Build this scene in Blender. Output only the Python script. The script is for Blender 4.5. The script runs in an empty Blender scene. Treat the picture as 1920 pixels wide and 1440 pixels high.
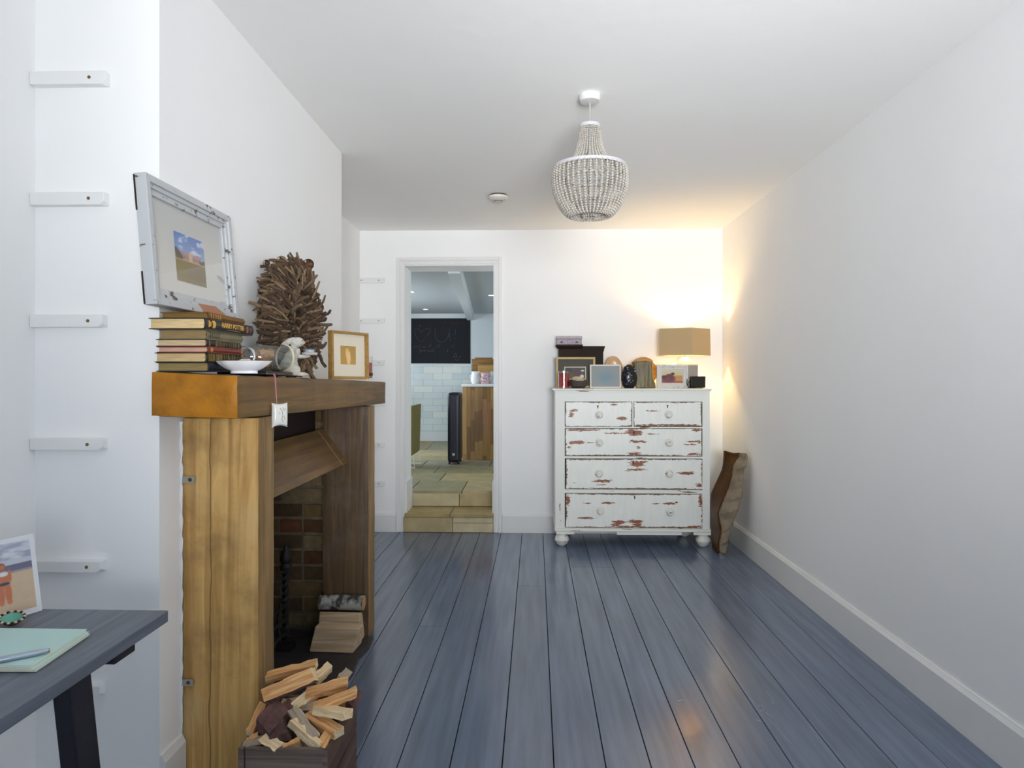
import bpy, bmesh, math, random
import numpy as np
from mathutils import Vector, Matrix, Euler

SC = bpy.context.scene
C = SC.collection
PI = math.pi
random.seed(7)

# ------------------------------------------------------------------ camera, light, exposure
F = 1230.0                       # focal length in pixels of the 1920 px frame
HX, HY, EYE = 995.0, 706.0, 1.26 # vanishing point of the room, eye height
YAW = math.atan((HX - 960) / F)
cam_d = bpy.data.cameras.new('camera'); cam = bpy.data.objects.new('camera', cam_d); C.objects.link(cam)
cam_d.sensor_width = 36; cam_d.lens = F * 36 / 1920; cam_d.shift_y = -(720 - HY) / 1920
cam_d.clip_start = 0.02
cam.location = (0, 0, EYE); cam.rotation_euler = (PI / 2, 0, YAW)
SC.camera = cam

SC.view_settings.view_transform = 'Standard'; SC.view_settings.look = 'None'
SC.view_settings.gamma = 1; SC.view_settings.use_curve_mapping = False
SC.view_settings.exposure = 0.17
SC.cycles.use_denoising = True
SC.cycles.max_bounces = 12
SC.cycles.diffuse_bounces = 10
SC.cycles.transparent_max_bounces = 16
SC.cycles.sample_clamp_indirect = 6

w = bpy.data.worlds.new('world'); SC.world = w; w.use_nodes = True
w.node_tree.nodes['Background'].inputs[0].default_value = (.62, .78, 1, 1)
w.node_tree.nodes['Background'].inputs[1].default_value = 0.9

def area(name, loc, aim, sx, sy, power, col, spread=PI):
    d = bpy.data.lights.new(name, 'AREA'); d.shape = 'RECTANGLE'; d.size = sx; d.size_y = sy
    d.energy = power; d.color = col; d.spread = spread
    o = bpy.data.objects.new(name, d); C.objects.link(o); o.location = loc
    o.rotation_euler = (Vector(aim) - Vector(loc)).to_track_quat('-Z', 'Y').to_euler(); return o
area('window_daylight', (.1, -5.62, 1.5), (.1, 2, 1.5), 2.6, 1.7, 115, (.80, .895, 1.0))
area('added_side_fill', (1.62, -1.9, 1.5), (-1.3, .5, 1.5), 1.5, 1.4, 4, (.88, .94, 1.0))  # extra fill through an added, unseen second window
area('rear_fill', (.55, -1.1, 1.3), (.35, 3.5, 2.6), 1.0, .8, 28, (.96, .965, .97), math.radians(70))  # upward fill added behind the camera; no lamp stands there
area('kitchen_window_daylight', (-2.5, 7.4, 1.5), (0, 7.8, 1.2), 1.8, 1.1, 35, (.86, .95, 1.0))
area('kitchen_side_window_daylight', (1.85, 6.6, 1.6), (-1.0, 8.4, 1.3), 1.0, 1.0, 25, (.86, .94, 1.0))

# ------------------------------------------------------------------ helpers
def at(px, py, Y):
    """photo pixel + distance from the camera -> point in the room"""
    a = (px - 960) / F; b = (HY - py) / F
    dx = -math.sin(YAW) + a * math.cos(YAW); dy = math.cos(YAW) + a * math.sin(YAW)
    t = Y / dy
    return Vector((dx * t, Y, EYE + b * t))

def lin(r, g, b):
    f = lambda c: (c / 255 / 12.92) if c <= 10.3 else (((c / 255) + .055) / 1.055) ** 2.4
    return (f(r), f(g), f(b), 1)

def rnd2(seed):
    return np.random.RandomState(seed).rand(64, 64)
def vnoise(x, y, seed=0):
    t = rnd2(seed); xi = np.floor(x).astype(int); yi = np.floor(y).astype(int)
    fx = x - xi; fy = y - yi; fx = fx * fx * (3 - 2 * fx); fy = fy * fy * (3 - 2 * fy)
    g = lambda a, b: t[a % 64, b % 64]
    return (g(xi, yi) * (1 - fx) + g(xi + 1, yi) * fx) * (1 - fy) + (g(xi, yi + 1) * (1 - fx) + g(xi + 1, yi + 1) * fx) * fy
def fbm(x, y, seed=0, o=4):
    s = 0; a = .5; n = 0
    for k in range(o):
        s = s + a * vnoise(x * 2 ** k, y * 2 ** k, seed + k); n += a; a *= .5
    return s / n

# ---- materials
MATS = {}
def newmat(name):
    m = bpy.data.materials.new(name); m.use_nodes = True; nt = m.node_tree
    b = nt.nodes['Principled BSDF']; MATS[name] = m
    return m, nt, b
def setp(b, k, v):
    if k in b.inputs: b.inputs[k].default_value = v
def mat(name, col, rough=.6, metal=0, var=.06, vs=6, bump=0, bs=40, trans=0, ior=1.45, emit=None, es=0, spec=.5, coat=0, sub=0):
    if name in MATS: return MATS[name]
    m, nt, b = newmat(name)
    setp(b, 'Base Color', col); setp(b, 'Roughness', rough); setp(b, 'Metallic', metal); setp(b, 'IOR', ior)
    setp(b, 'Transmission Weight', trans); setp(b, 'Specular IOR Level', spec); setp(b, 'Coat Weight', coat)
    tc = nt.nodes.new('ShaderNodeTexCoord')
    if var:
        n = nt.nodes.new('ShaderNodeTexNoise'); n.inputs['Scale'].default_value = vs; n.inputs['Detail'].default_value = 5
        nt.links.new(tc.outputs['Object'], n.inputs['Vector'])
        r = nt.nodes.new('ShaderNodeValToRGB'); r.color_ramp.elements[0].position = .3; r.color_ramp.elements[1].position = .7
        r.color_ramp.elements[0].color = tuple(c * (1 - var) for c in col[:3]) + (1,)
        r.color_ramp.elements[1].color = tuple(min(1, c * (1 + var)) for c in col[:3]) + (1,)
        nt.links.new(n.outputs['Fac'], r.inputs['Fac']); nt.links.new(r.outputs['Color'], b.inputs['Base Color'])
    if bump:
        n2 = nt.nodes.new('ShaderNodeTexNoise'); n2.inputs['Scale'].default_value = bs; n2.inputs['Detail'].default_value = 6
        nt.links.new(tc.outputs['Object'], n2.inputs['Vector'])
        bp = nt.nodes.new('ShaderNodeBump'); bp.inputs['Strength'].default_value = bump; bp.inputs['Distance'].default_value = .01
        nt.links.new(n2.outputs['Fac'], bp.inputs['Height']); nt.links.new(bp.outputs['Normal'], b.inputs['Normal'])
    if emit: setp(b, 'Emission Color', emit); setp(b, 'Emission Strength', es)
    return m
def colmat(name, rough=.5, bump=0):
    """flat print / paint read from the mesh's own colour attribute"""
    if name in MATS: return MATS[name]
    m, nt, b = newmat(name); setp(b, 'Roughness', rough)
    a = nt.nodes.new('ShaderNodeAttribute'); a.attribute_name = 'Col'
    nt.links.new(a.outputs['Color'], b.inputs['Base Color'])
    return m
def wood(name, dark, light, axis='Y', rough=.6, fine=45, bump=.25, stain=None, stain_amt=.5, crack=None, tint=None, coat=0, distort=1.2, stain_scale=3.5):
    if name in MATS: return MATS[name]
    m, nt, b = newmat(name); L = nt.links.new; N = nt.nodes.new
    setp(b, 'Roughness', rough); setp(b, 'Coat Weight', coat)
    tc = N('ShaderNodeTexCoord'); mp = N('ShaderNodeMapping')
    s = [fine, fine, fine]; s['XYZ'.index(axis)] = fine * .045; mp.inputs['Scale'].default_value = s
    L(tc.outputs['Object'], mp.inputs['Vector'])
    n = N('ShaderNodeTexNoise'); n.inputs['Scale'].default_value = 1; n.inputs['Detail'].default_value = 7; n.inputs['Distortion'].default_value = distort
    L(mp.outputs['Vector'], n.inputs['Vector'])
    r = N('ShaderNodeValToRGB'); e = r.color_ramp.elements; e[0].position = .32; e[1].position = .68; e[0].color = dark; e[1].color = light
    L(n.outputs['Fac'], r.inputs['Fac'])
    n2 = N('ShaderNodeTexNoise'); n2.inputs['Scale'].default_value = stain_scale; n2.inputs['Detail'].default_value = 6; n2.inputs['Roughness'].default_value = .6
    L(tc.outputs['Object'], n2.inputs['Vector'])
    out = r.outputs['Color']
    for (c, lo, hi, amt, seed) in ([(stain, .5, .72, stain_amt, 0)] if stain else []) + ([(tint, .52, .7, .55, 9)] if tint else []):
        nn = n2
        if seed:
            nn = N('ShaderNodeTexNoise'); nn.inputs['Scale'].default_value = 5; nn.inputs['Detail'].default_value = 4
            mp2 = N('ShaderNodeMapping'); mp2.inputs['Location'].default_value = (seed, 3, 1); L(tc.outputs['Object'], mp2.inputs['Vector']); L(mp2.outputs['Vector'], nn.inputs['Vector'])
        rr = N('ShaderNodeMapRange'); rr.inputs[1].default_value = lo; rr.inputs[2].default_value = hi; rr.inputs[4].default_value = amt
        L(nn.outputs['Fac'], rr.inputs[0])
        mx = N('ShaderNodeMixRGB'); L(rr.outputs[0], mx.inputs[0]); L(out, mx.inputs[1]); mx.inputs[2].default_value = c
        out = mx.outputs[0]
    if crack is not None:     # a long drying crack that wanders along the grain
        sp = N('ShaderNodeSeparateXYZ'); L(tc.outputs['Object'], sp.inputs[0])
        ax, off, width = crack
        n3 = N('ShaderNodeTexNoise'); n3.inputs['Scale'].default_value = 5; n3.inputs['Detail'].default_value = 3
        mp3 = N('ShaderNodeMapping'); sc3 = [0, 0, 0]; sc3['XYZ'.index(axis)] = 1; mp3.inputs['Scale'].default_value = sc3
        L(tc.outputs['Object'], mp3.inputs['Vector']); L(mp3.outputs['Vector'], n3.inputs['Vector'])
        m1 = N('ShaderNodeMath'); m1.operation = 'MULTIPLY_ADD'; m1.inputs[1].default_value = .03; m1.inputs[2].default_value = off - .015
        L(n3.outputs['Fac'], m1.inputs[0])
        m2 = N('ShaderNodeMath'); m2.operation = 'SUBTRACT'; L(sp.outputs['XYZ'.index(ax)], m2.inputs[0]); L(m1.outputs[0], m2.inputs[1])
        m3 = N('ShaderNodeMath'); m3.operation = 'ABSOLUTE'; L(m2.outputs[0], m3.inputs[0])
        m4 = N('ShaderNodeMapRange'); m4.inputs[1].default_value = width * .4; m4.inputs[2].default_value = width; m4.inputs[3].default_value = .75; m4.inputs[4].default_value = 0
        L(m3.outputs[0], m4.inputs[0])
        mx = N('ShaderNodeMixRGB'); L(m4.outputs[0], mx.inputs[0]); L(out, mx.inputs[1]); mx.inputs[2].default_value = tuple(c * .25 for c in dark[:3]) + (1,)
        out = mx.outputs[0]
    L(out, b.inputs['Base Color'])
    bp = N('ShaderNodeBump'); bp.inputs['Strength'].default_value = bump; bp.inputs['Distance'].default_value = .004
    L(n.outputs['Fac'], bp.inputs['Height']); L(bp.outputs['Normal'], b.inputs['Normal'])
    return m
def chipped(name, paint, under, thr=.66, scale=(5, 5, 22), rough=.5):
    if name in MATS: return MATS[name]
    m, nt, b = newmat(name); L = nt.links.new; N = nt.nodes.new
    setp(b, 'Roughness', rough)
    tc = N('ShaderNodeTexCoord'); mp = N('ShaderNodeMapping'); mp.inputs['Scale'].default_value = scale
    L(tc.outputs['Object'], mp.inputs['Vector'])
    n = N('ShaderNodeTexNoise'); n.inputs['Scale'].default_value = 1.6; n.inputs['Detail'].default_value = 8; n.inputs['Roughness'].default_value = .62
    L(mp.outputs['Vector'], n.inputs['Vector'])
    r = N('ShaderNodeValToRGB'); e = r.color_ramp.elements; e[0].position = thr; e[1].position = thr + .02
    e[0].color = paint; e[1].color = under
    L(n.outputs['Fac'], r.inputs['Fac']); L(r.outputs['Color'], b.inputs['Base Color'])
    bp = N('ShaderNodeBump'); bp.inputs['Strength'].default_value = .25; bp.inputs['Distance'].default_value = .002; bp.invert = True
    L(r.outputs['Color'], bp.inputs['Height']); L(bp.outputs['Normal'], b.inputs['Normal'])
    return m
def pane(name, tint=(1, 1, 1, 1), refl=.06, rough=.02):
    if name in MATS: return MATS[name]
    m = bpy.data.materials.new(name); m.use_nodes = True; nt = m.node_tree; MATS[name] = m
    nt.nodes.clear(); N = nt.nodes.new; L = nt.links.new
    t = N('ShaderNodeBsdfTransparent'); t.inputs[0].default_value = tint
    g = N('ShaderNodeBsdfGlossy'); g.inputs['Roughness'].default_value = rough
    lw = N('ShaderNodeLayerWeight'); lw.inputs[0].default_value = .5; pw = N('ShaderNodeMath'); pw.operation = 'POWER'; pw.inputs[1].default_value = 4; L(lw.outputs['Facing'], pw.inputs[0])
    mr = N('ShaderNodeMapRange'); mr.inputs[3].default_value = refl; mr.inputs[4].default_value = .7
    L(pw.outputs[0], mr.inputs[0])
    mx = N('ShaderNodeMixShader'); L(mr.outputs[0], mx.inputs[0]); L(t.outputs[0], mx.inputs[1]); L(g.outputs[0], mx.inputs[2])
    o = N('ShaderNodeOutputMaterial'); L(mx.outputs[0], o.inputs[0]); return m

# ---- mesh builder
class MB:
    def __init__(s): s.v = []; s.f = []; s.mi = []; s.c = {}; s.cur = 0
    def add(s, vs, fs, col=None):
        b = len(s.v); s.v += [Vector(p) for p in vs]
        for f in fs: s.f.append([b + i for i in f]); s.mi.append(s.cur)
        if col is not None:
            for i, c in enumerate(col): s.c[b + i] = c
        return s
    def box(s, x0, x1, y0, y1, z0, z1, M=None, taper=None):
        vs = [(x, y, z) for z in (z0, z1) for y in (y0, y1) for x in (x0, x1)]
        if taper:
            cx, cy = (x0 + x1) / 2, (y0 + y1) / 2
            vs = vs[:4] + [(cx + (x - cx) * taper, cy + (y - cy) * taper, z) for x, y, z in vs[4:]]
        if M: vs = [M @ Vector(p) for p in vs]
        return s.add(vs, [(0, 2, 3, 1), (4, 5, 7, 6), (0, 1, 5, 4), (2, 6, 7, 3), (0, 4, 6, 2), (1, 3, 7, 5)])
    def hexa(s, p): # 8 corners: bottom 4 (ccw), top 4
        return s.add(p, [(0, 3, 2, 1), (4, 5, 6, 7), (0, 1, 5, 4), (1, 2, 6, 5), (2, 3, 7, 6), (3, 0, 4, 7)])
    def rough(s, x0, x1, y0, y1, z0, z1, n=(4, 20, 4), amp=.002, fr=9, warp=None, endmi=None):
        """box whose faces are subdivided and slightly uneven"""
        def P(u, v, t):
            p = Vector((x0 + (x1 - x0) * u, y0 + (y1 - y0) * v, z0 + (z1 - z0) * t))
            from mathutils import noise
            d = noise.noise_vector(p * fr) * amp + noise.noise_vector(p * fr * 4) * amp * .35
            e = sum(1 for q in (u, v, t) if q in (0, 1))
            if e >= 2:
                cc = Vector(((x0 + x1) / 2, (y0 + y1) / 2, (z0 + z1) / 2))
                k = Vector([(cc[i] - p[i] > 0) - (cc[i] - p[i] < 0) if (u, v, t)[i] in (0, 1) else 0 for i in range(3)])
                p = p + k * amp * 1.2
            p = p + d
            return warp(p) if warp else p
        nx, ny, nz = n
        def face(na, nb, fn, flip, mi=0):
            vs = [P(*fn(a / na, b / nb)) for b in range(nb + 1) for a in range(na + 1)]
            fs = []
            for b in range(nb):
                for a in range(na):
                    q = [b * (na + 1) + a, b * (na + 1) + a + 1, (b + 1) * (na + 1) + a + 1, (b + 1) * (na + 1) + a]
                    fs.append(q[::-1] if flip else q)
            k = s.cur; s.cur = mi; s.add(vs, fs); s.cur = k
        face(nx, nz, lambda a, b: (a, 0, b), False, endmi or 0); face(nx, nz, lambda a, b: (a, 1, b), True)
        face(ny, nz, lambda a, b: (0, a, b), True); face(ny, nz, lambda a, b: (1, a, b), False)
        face(nx, ny, lambda a, b: (a, b, 0), True); face(nx, ny, lambda a, b: (a, b, 1), False)
        return s
    def tube(s, pts, r, n=8, cap=True):
        pts = [Vector(p) for p in pts]; rs = r if isinstance(r, (list, tuple)) else [r] * len(pts)
        vs = []; fs = []; up = Vector((0, 0, 1)); prev = None
        for i, p in enumerate(pts):
            t = (pts[min(i + 1, len(pts) - 1)] - pts[max(i - 1, 0)])
            if t.length < 1e-9: t = Vector((0, 0, 1))
            t.normalize()
            if prev is None: u = t.orthogonal().normalized()
            else:
                u = prev - t * prev.dot(t)
                u = u.normalized() if u.length > 1e-6 else t.orthogonal().normalized()
            prev = u; v = t.cross(u)
            for k in range(n):
                a = 2 * PI * k / n; vs.append(p + (u * math.cos(a) + v * math.sin(a)) * rs[i])
        for i in range(len(pts) - 1):
            for k in range(n):
                fs.append((i * n + k, i * n + (k + 1) % n, (i + 1) * n + (k + 1) % n, (i + 1) * n + k))
        if cap: fs.append(tuple(range(n))[::-1]); fs.append(tuple((len(pts) - 1) * n + k for k in range(n)))
        return s.add(vs, fs)
    def lathe(s, prof, cx=0, cy=0, cz=0, n=32, sx=1, sy=1, M=None, wob=None):
        vs = []; fs = []
        for (r, z) in prof:
            for k in range(n):
                a = 2 * PI * k / n; rr = max(r, 1e-5)
                if wob: rr *= wob(a, z)
                p = Vector((cx + rr * sx * math.cos(a), cy + rr * sy * math.sin(a), cz + z))
                vs.append(M @ p if M else p)
        for i in range(len(prof) - 1):
            for k in range(n):
                fs.append((i * n + k, i * n + (k + 1) % n, (i + 1) * n + (k + 1) % n, (i + 1) * n + k))
        return s.add(vs, fs)
    def ball(s, c, r, sc=(1, 1, 1), M=None, nu=14, nv=9):
        vs = []; fs = []
        for j in range(nv + 1):
            th = PI * j / nv
            for k in range(nu):
                a = 2 * PI * k / nu
                p = Vector((r * sc[0] * math.sin(th) * math.cos(a), r * sc[1] * math.sin(th) * math.sin(a), -r * sc[2] * math.cos(th)))
                if M: p = M @ p
                vs.append(p + Vector(c))
        for j in range(nv):
            for k in range(nu):
                fs.append((j * nu + k, j * nu + (k + 1) % nu, (j + 1) * nu + (k + 1) % nu, (j + 1) * nu + k))
        return s.add(vs, fs)
    def grid(s, P0, U, V, nu, nv, fn=None, flip=False, rel=None):
        """flat panel with optional colour function fn(u,v)->(n,3) sRGB 0..255"""
        P0 = Vector(P0); U = Vector(U); V = Vector(V)
        uu, vv = np.meshgrid(np.linspace(0, 1, nu + 1), np.linspace(0, 1, nv + 1))
        uf = uu.ravel(); vf = vv.ravel()
        nrm = U.cross(V).normalized()
        h = rel(uf, vf) if rel is not None else np.zeros_like(uf)
        vs = [P0 + U * float(a) + V * float(b) + nrm * float(k) for a, b, k in zip(uf, vf, h)]
        fs = []
        for b in range(nv):
            for a in range(nu):
                q = (b * (nu + 1) + a, b * (nu + 1) + a + 1, (b + 1) * (nu + 1) + a + 1, (b + 1) * (nu + 1) + a)
                fs.append(q[::-1] if flip else q)
        col = None
        if fn is not None:
            c = np.clip(np.array(fn(uf, vf), dtype=float), 0, 255) / 255
            if c.shape[0] == 3: c = c.T
            c = np.where(c <= .04045, c / 12.92, ((c + .055) / 1.055) ** 2.4)
            col = [tuple(map(float, r)) + (1.0,) for r in c]
        return s.add(vs, fs, col)
    def build(s, name, mats, parent=None, local=False, origin=None, smooth=True, ang=32, weld=True):
        me = bpy.data.meshes.new(name)
        if not isinstance(mats, (list, tuple)): mats = [mats]
        if parent is not None and not local:
            Mi = WM[parent.name].inverted(); vs = [Mi @ p for p in s.v]; W = WM[parent.name]; o = None
        elif parent is None:
            if origin is None:
                xs = [p.x for p in s.v]; ys = [p.y for p in s.v]; zs = [p.z for p in s.v]
                origin = ((min(xs) + max(xs)) / 2, (min(ys) + max(ys)) / 2, min(zs))
            o = Vector(origin); vs = [p - o for p in s.v]; W = Matrix.Translation(o)
        else: vs = s.v; W = WM[parent.name]; o = None
        me.from_pydata([tuple(p) for p in vs], [], s.f)
        for m in mats: me.materials.append(m)
        if len(mats) > 1: me.polygons.foreach_set('material_index', s.mi)
        if s.c:
            a = me.color_attributes.new('Col', 'FLOAT_COLOR', 'POINT')
            arr = np.tile(np.array([.6, .6, .58, 1.0]), (len(vs), 1))
            for i, c in s.c.items(): arr[i] = c
            a.data.foreach_set('color', arr.ravel())
        elif weld and len(vs) < 60000:
            bm = bmesh.new(); bm.from_mesh(me); bmesh.ops.remove_doubles(bm, verts=bm.verts, dist=1e-5)
            bmesh.ops.recalc_face_normals(bm, faces=bm.faces); bm.to_mesh(me); bm.free()
        if smooth:
            me.polygons.foreach_set('use_smooth', [True] * len(me.polygons)); me.set_sharp_from_angle(angle=math.radians(ang))
        ob = bpy.data.objects.new(name, me); C.objects.link(ob)
        if parent is not None: ob.parent = parent
        else: ob.location = o
        WM[ob.name] = W
        return ob
WM = {}
def thing(name, label, cat, loc=(0, 0, 0), rot=(0, 0, 0), group=None):
    o = bpy.data.objects.new(name, None); C.objects.link(o); o.empty_display_size = .05
    o.location = loc; o.rotation_euler = rot; WM[o.name] = Matrix.Translation(loc) @ Euler(rot).to_matrix().to_4x4()
    o['label'] = label; o['category'] = cat
    if group: o['group'] = group
    return o
def tag(o, label, cat, group=None):
    o['label'] = label; o['category'] = cat
    if group: o['group'] = group
    return o
def struct(o): o['kind'] = 'structure'; return o
def bevel(o, w, seg=2):
    m = o.modifiers.new('bevel', 'BEVEL'); m.width = w; m.segments = seg; m.limit_method = 'ANGLE'; m.angle_limit = .6; return o
def textmesh(name, body, size, m, parent, M, extrude=.0004, bold=0):
    cu = bpy.data.curves.new('txt', 'FONT'); cu.body = body; cu.size = size; cu.extrude = extrude; cu.offset = bold
    cu.align_x = 'LEFT'; cu.resolution_u = 3
    t = bpy.data.objects.new('txt', cu); C.objects.link(t)
    dg = bpy.context.evaluated_depsgraph_get(); me = bpy.data.meshes.new_from_object(t.evaluated_get(dg))
    bpy.data.objects.remove(t); me.transform(M); me.materials.clear(); me.materials.append(m)
    o = bpy.data.objects.new(name, me); C.objects.link(o); o.parent = parent; WM[o.name] = WM[parent.name]; return o

# ------------------------------------------------------------------ common materials
def plaster(name, col, b=.12):
    m = mat(name, col, rough=.75, var=.012, vs=1.5, bump=b, bs=14, spec=.3); return m
M_wall = plaster('white_plaster', (.90, .90, .895, 1))
M_ceil = plaster('ceiling_paint', (.91, .905, .89, 1))
M_trim = mat('white_gloss_paint', (.80, .80, .79, 1), rough=.35, var=.01, bump=.03, bs=9)
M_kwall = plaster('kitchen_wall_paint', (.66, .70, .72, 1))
M_dark = mat('soot_dark', (.012, .009, .007, 1), rough=.9, var=.3)

# ------------------------------------------------------------------ room shell
BX = -1.003        # front plane of the chimney breast
ZC = 2.445
YB = 5.30
XR = 1.535
D0, D1 = -1.0216, -.300    # door opening
mb = MB(); mb.box(-1.6, 1.75, -5.6, YB + .3, -.16, -.026)
floor = struct(mb.build('floor', mat('under_floor', (.01, .01, .012, 1), rough=.9), origin=(0, 0, 0)))

# grey painted floorboards
def floor_mat():
    m, nt, b = newmat('grey_floor_paint'); L = nt.links.new; N = nt.nodes.new
    tc = N('ShaderNodeTexCoord'); oi = N('ShaderNodeObjectInfo')
    mp = N('ShaderNodeMapping'); mp.inputs['Scale'].default_value = (30, 1.6, 30); L(tc.outputs['Object'], mp.inputs['Vector'])
    n = N('ShaderNodeTexNoise'); n.inputs['Scale'].default_value = 1; n.inputs['Detail'].default_value = 8; L(mp.outputs['Vector'], n.inputs['Vector'])
    r = N('ShaderNodeValToRGB'); e = r.color_ramp.elements; e[0].position = .3; e[1].position = .72
    e[0].color = lin(88, 100, 121); e[1].color = lin(110, 123, 146); L(n.outputs['Fac'], r.inputs['Fac'])
    # scuffs and dust
    n2 = N('ShaderNodeTexNoise'); n2.inputs['Scale'].default_value = 55; n2.inputs['Detail'].default_value = 5; L(tc.outputs['Object'], n2.inputs['Vector'])
    mr = N('ShaderNodeMapRange'); mr.inputs[1].default_value = .70; mr.inputs[2].default_value = .84; mr.inputs[4].default_value = .3; L(n2.outputs['Fac'], mr.inputs[0])
    mx = N('ShaderNodeMixRGB'); L(mr.outputs[0], mx.inputs[0]); L(r.outputs['Color'], mx.inputs[1]); mx.inputs[2].default_value = lin(150, 152, 158)
    hs = N('ShaderNodeHueSaturation'); ma = N('ShaderNodeMath'); ma.operation = 'MULTIPLY_ADD'; ma.inputs[1].default_value = .16; ma.inputs[2].default_value = .92
    L(oi.outputs['Random'], ma.inputs[0]); L(ma.outputs[0], hs.inputs['Value']); L(mx.outputs[0], hs.inputs['Color'])
    L(hs.outputs['Color'], b.inputs['Base Color'])
    # worn sheen: patches with blurred edges
    n3 = N('ShaderNodeTexNoise'); n3.inputs['Scale'].default_value = 1.3; n3.inputs['Detail'].default_value = 1.5; n3.inputs['Roughness'].default_value = .4
    L(tc.outputs['Object'], n3.inputs['Vector'])
    m3 = N('ShaderNodeMapRange'); m3.interpolation_type = 'SMOOTHSTEP'; m3.inputs[1].default_value = .3; m3.inputs[2].default_value = .7; m3.inputs[3].default_value = .13; m3.inputs[4].default_value = .255
    L(n3.outputs['Fac'], m3.inputs[0]); L(m3.outputs[0], b.inputs['Roughness'])
    setp(b, 'Specular IOR Level', .75)
    bp = N('ShaderNodeBump'); bp.inputs['Strength'].default_value = .10; bp.inputs['Distance'].default_value = .001
    L(n.outputs['Fac'], bp.inputs['Height']); L(bp.outputs['Normal'], b.inputs['Normal'])
    return m
M_floor = floor_mat()
lines = [-1.42, -1.25, -1.08, -.91, -.743, -.575, -.432, -.262, -.093, .075, .243, .389, .530, .677, .847, 1.014, 1.182, 1.345, 1.555]
joints = {8: [3.95], 10: [4.35], 11: [4.35, 1.2], 17: [4.36], 5: [3.3], 13: [1.0], 6: [.8], 15: [.4], 3: [.6], 9: [.2], 12: [5.0]}
for i in range(len(lines) - 1):
    ys = [-5.5] + sorted(joints.get(i, [])) + [YB + .02]
    for k in range(len(ys) - 1):
        y0, y1 = ys[k] + .0012, ys[k + 1] - .0012; g = .0016
        sl = .0075
        X = lambda x, y: min(x + sl * (y - 2.1), XR + .02)
        a, b_ = lines[i] + g, lines[i + 1] - g
        jz = random.uniform(-.0006, 0)
        mb = MB(); ch = .0012
        pr = [(a, -.026), (b_, -.026), (b_, jz - ch), (b_ - ch, jz), (a + ch, jz), (a, jz - ch)]
        vs = [(X(x, y), y, z) for y in (y0, y1) for (x, z) in pr]
        fs = [(0, 1, 2, 3, 4, 5)[::-1], tuple(6 + q for q in range(6))] + [(q, (q + 1) % 6, 6 + (q + 1) % 6, 6 + q) for q in range(6)]
        mb.add(vs, fs); mb.build('floorboard', M_floor, floor, smooth=False)

T = .12
mb = MB(); mb.box(-1.6, 1.75, -5.7, YB + .28, ZC, ZC + .1); struct(mb.build('ceiling', M_ceil))
mb = MB(); mb.box(XR, XR + T, -1.1, YB + .28, -.026, ZC); mb.box(XR, XR + T, -5.5, -2.7, -.026, ZC); mb.box(XR, XR + T, -2.7, -1.1, -.026, .8); mb.box(XR, XR + T, -2.7, -1.1, 2.2, ZC)
struct(mb.build('wall_right', M_wall))
mb = MB()
for a, b_ in ((-2.7, -2.64), (-1.16, -1.1), (-1.93, -1.87)): mb.box(XR + .02, XR + .07, a, b_, .8, 2.2)
for a, b_ in ((.8, .86), (2.14, 2.2)): mb.box(XR + .022, XR + .068, -2.7, -1.1, a, b_)
struct(mb.build('added_side_window', M_trim))  # unseen side window, added to give the room more fill
mb = MB(); mb.box(-1.6, -1.345, -5.5, 1.85, -.026, ZC); mb.box(-1.6, -1.39, 1.85, YB + .28, -.026, ZC); struct(mb.build('wall_left', M_wall))
# wall behind the camera with the daylight window
wx0, wx1, wz0, wz1 = -1.2, 1.4, .65, 2.35
mb = MB(); y0, y1 = -5.6, -5.5
mb.box(-1.345, wx0, y0, y1, 0, ZC); mb.box(wx1, XR, y0, y1, 0, ZC); mb.box(wx0, wx1, y0, y1, 0, wz0); mb.box(wx0, wx1, y0, y1, wz1, ZC)
mb.box(-1.345, -.05, -2.25, -2.13, 0, ZC)  # unseen wall return, added to shield the near alcove from window light
struct(mb.build('wall_front_and_blocker', M_wall))
mb = MB()
for a, b_ in ((wx0, wx0 + .06), (wx1 - .06, wx1), (-.18, -.12)): mb.box(a, b_, -5.59, -5.53, wz0, wz1)
for a, b_ in ((wz0, wz0 + .06), (wz1 - .06, wz1), (1.45, 1.5)): mb.box(wx0, wx1, -5.585, -5.535, a, b_)
struct(mb.build('window_1', M_trim))
# back wall with doorway
mb = MB(); mb.box(-1.6, D0, YB, YB + .28, -.026, ZC); mb.box(D1, XR + T, YB, YB + .28, -.026, ZC); mb.box(D0, D1, YB, YB + .28, 2.156, ZC)
struct(mb.build('wall_back', M_wall))
# chimney breast with fireplace recess
mb = MB()
mb.box(-1.39, BX, 1.745, 2.00, -.026, ZC); mb.box(-1.39, BX, 3.27, 3.455, -.026, ZC); mb.box(-1.39, BX, 2.00, 3.27, 1.13, ZC)
chim = struct(mb.build('wall_chimney_breast', M_wall, origin=(0, 0, 0)))
# painter's ragged edge of filler against the near pier
mb = MB()
pts = [Vector((BX + .003, 1.852 + .002 * math.sin(k * 2.3), .2 + k * .019)) for k in range(50)]
mb.tube(pts, [.0035 + .0015 * math.sin(k * 1.7) for k in range(50)], n=6); mb.build('filler_bead', M_trim, chim)

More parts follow.
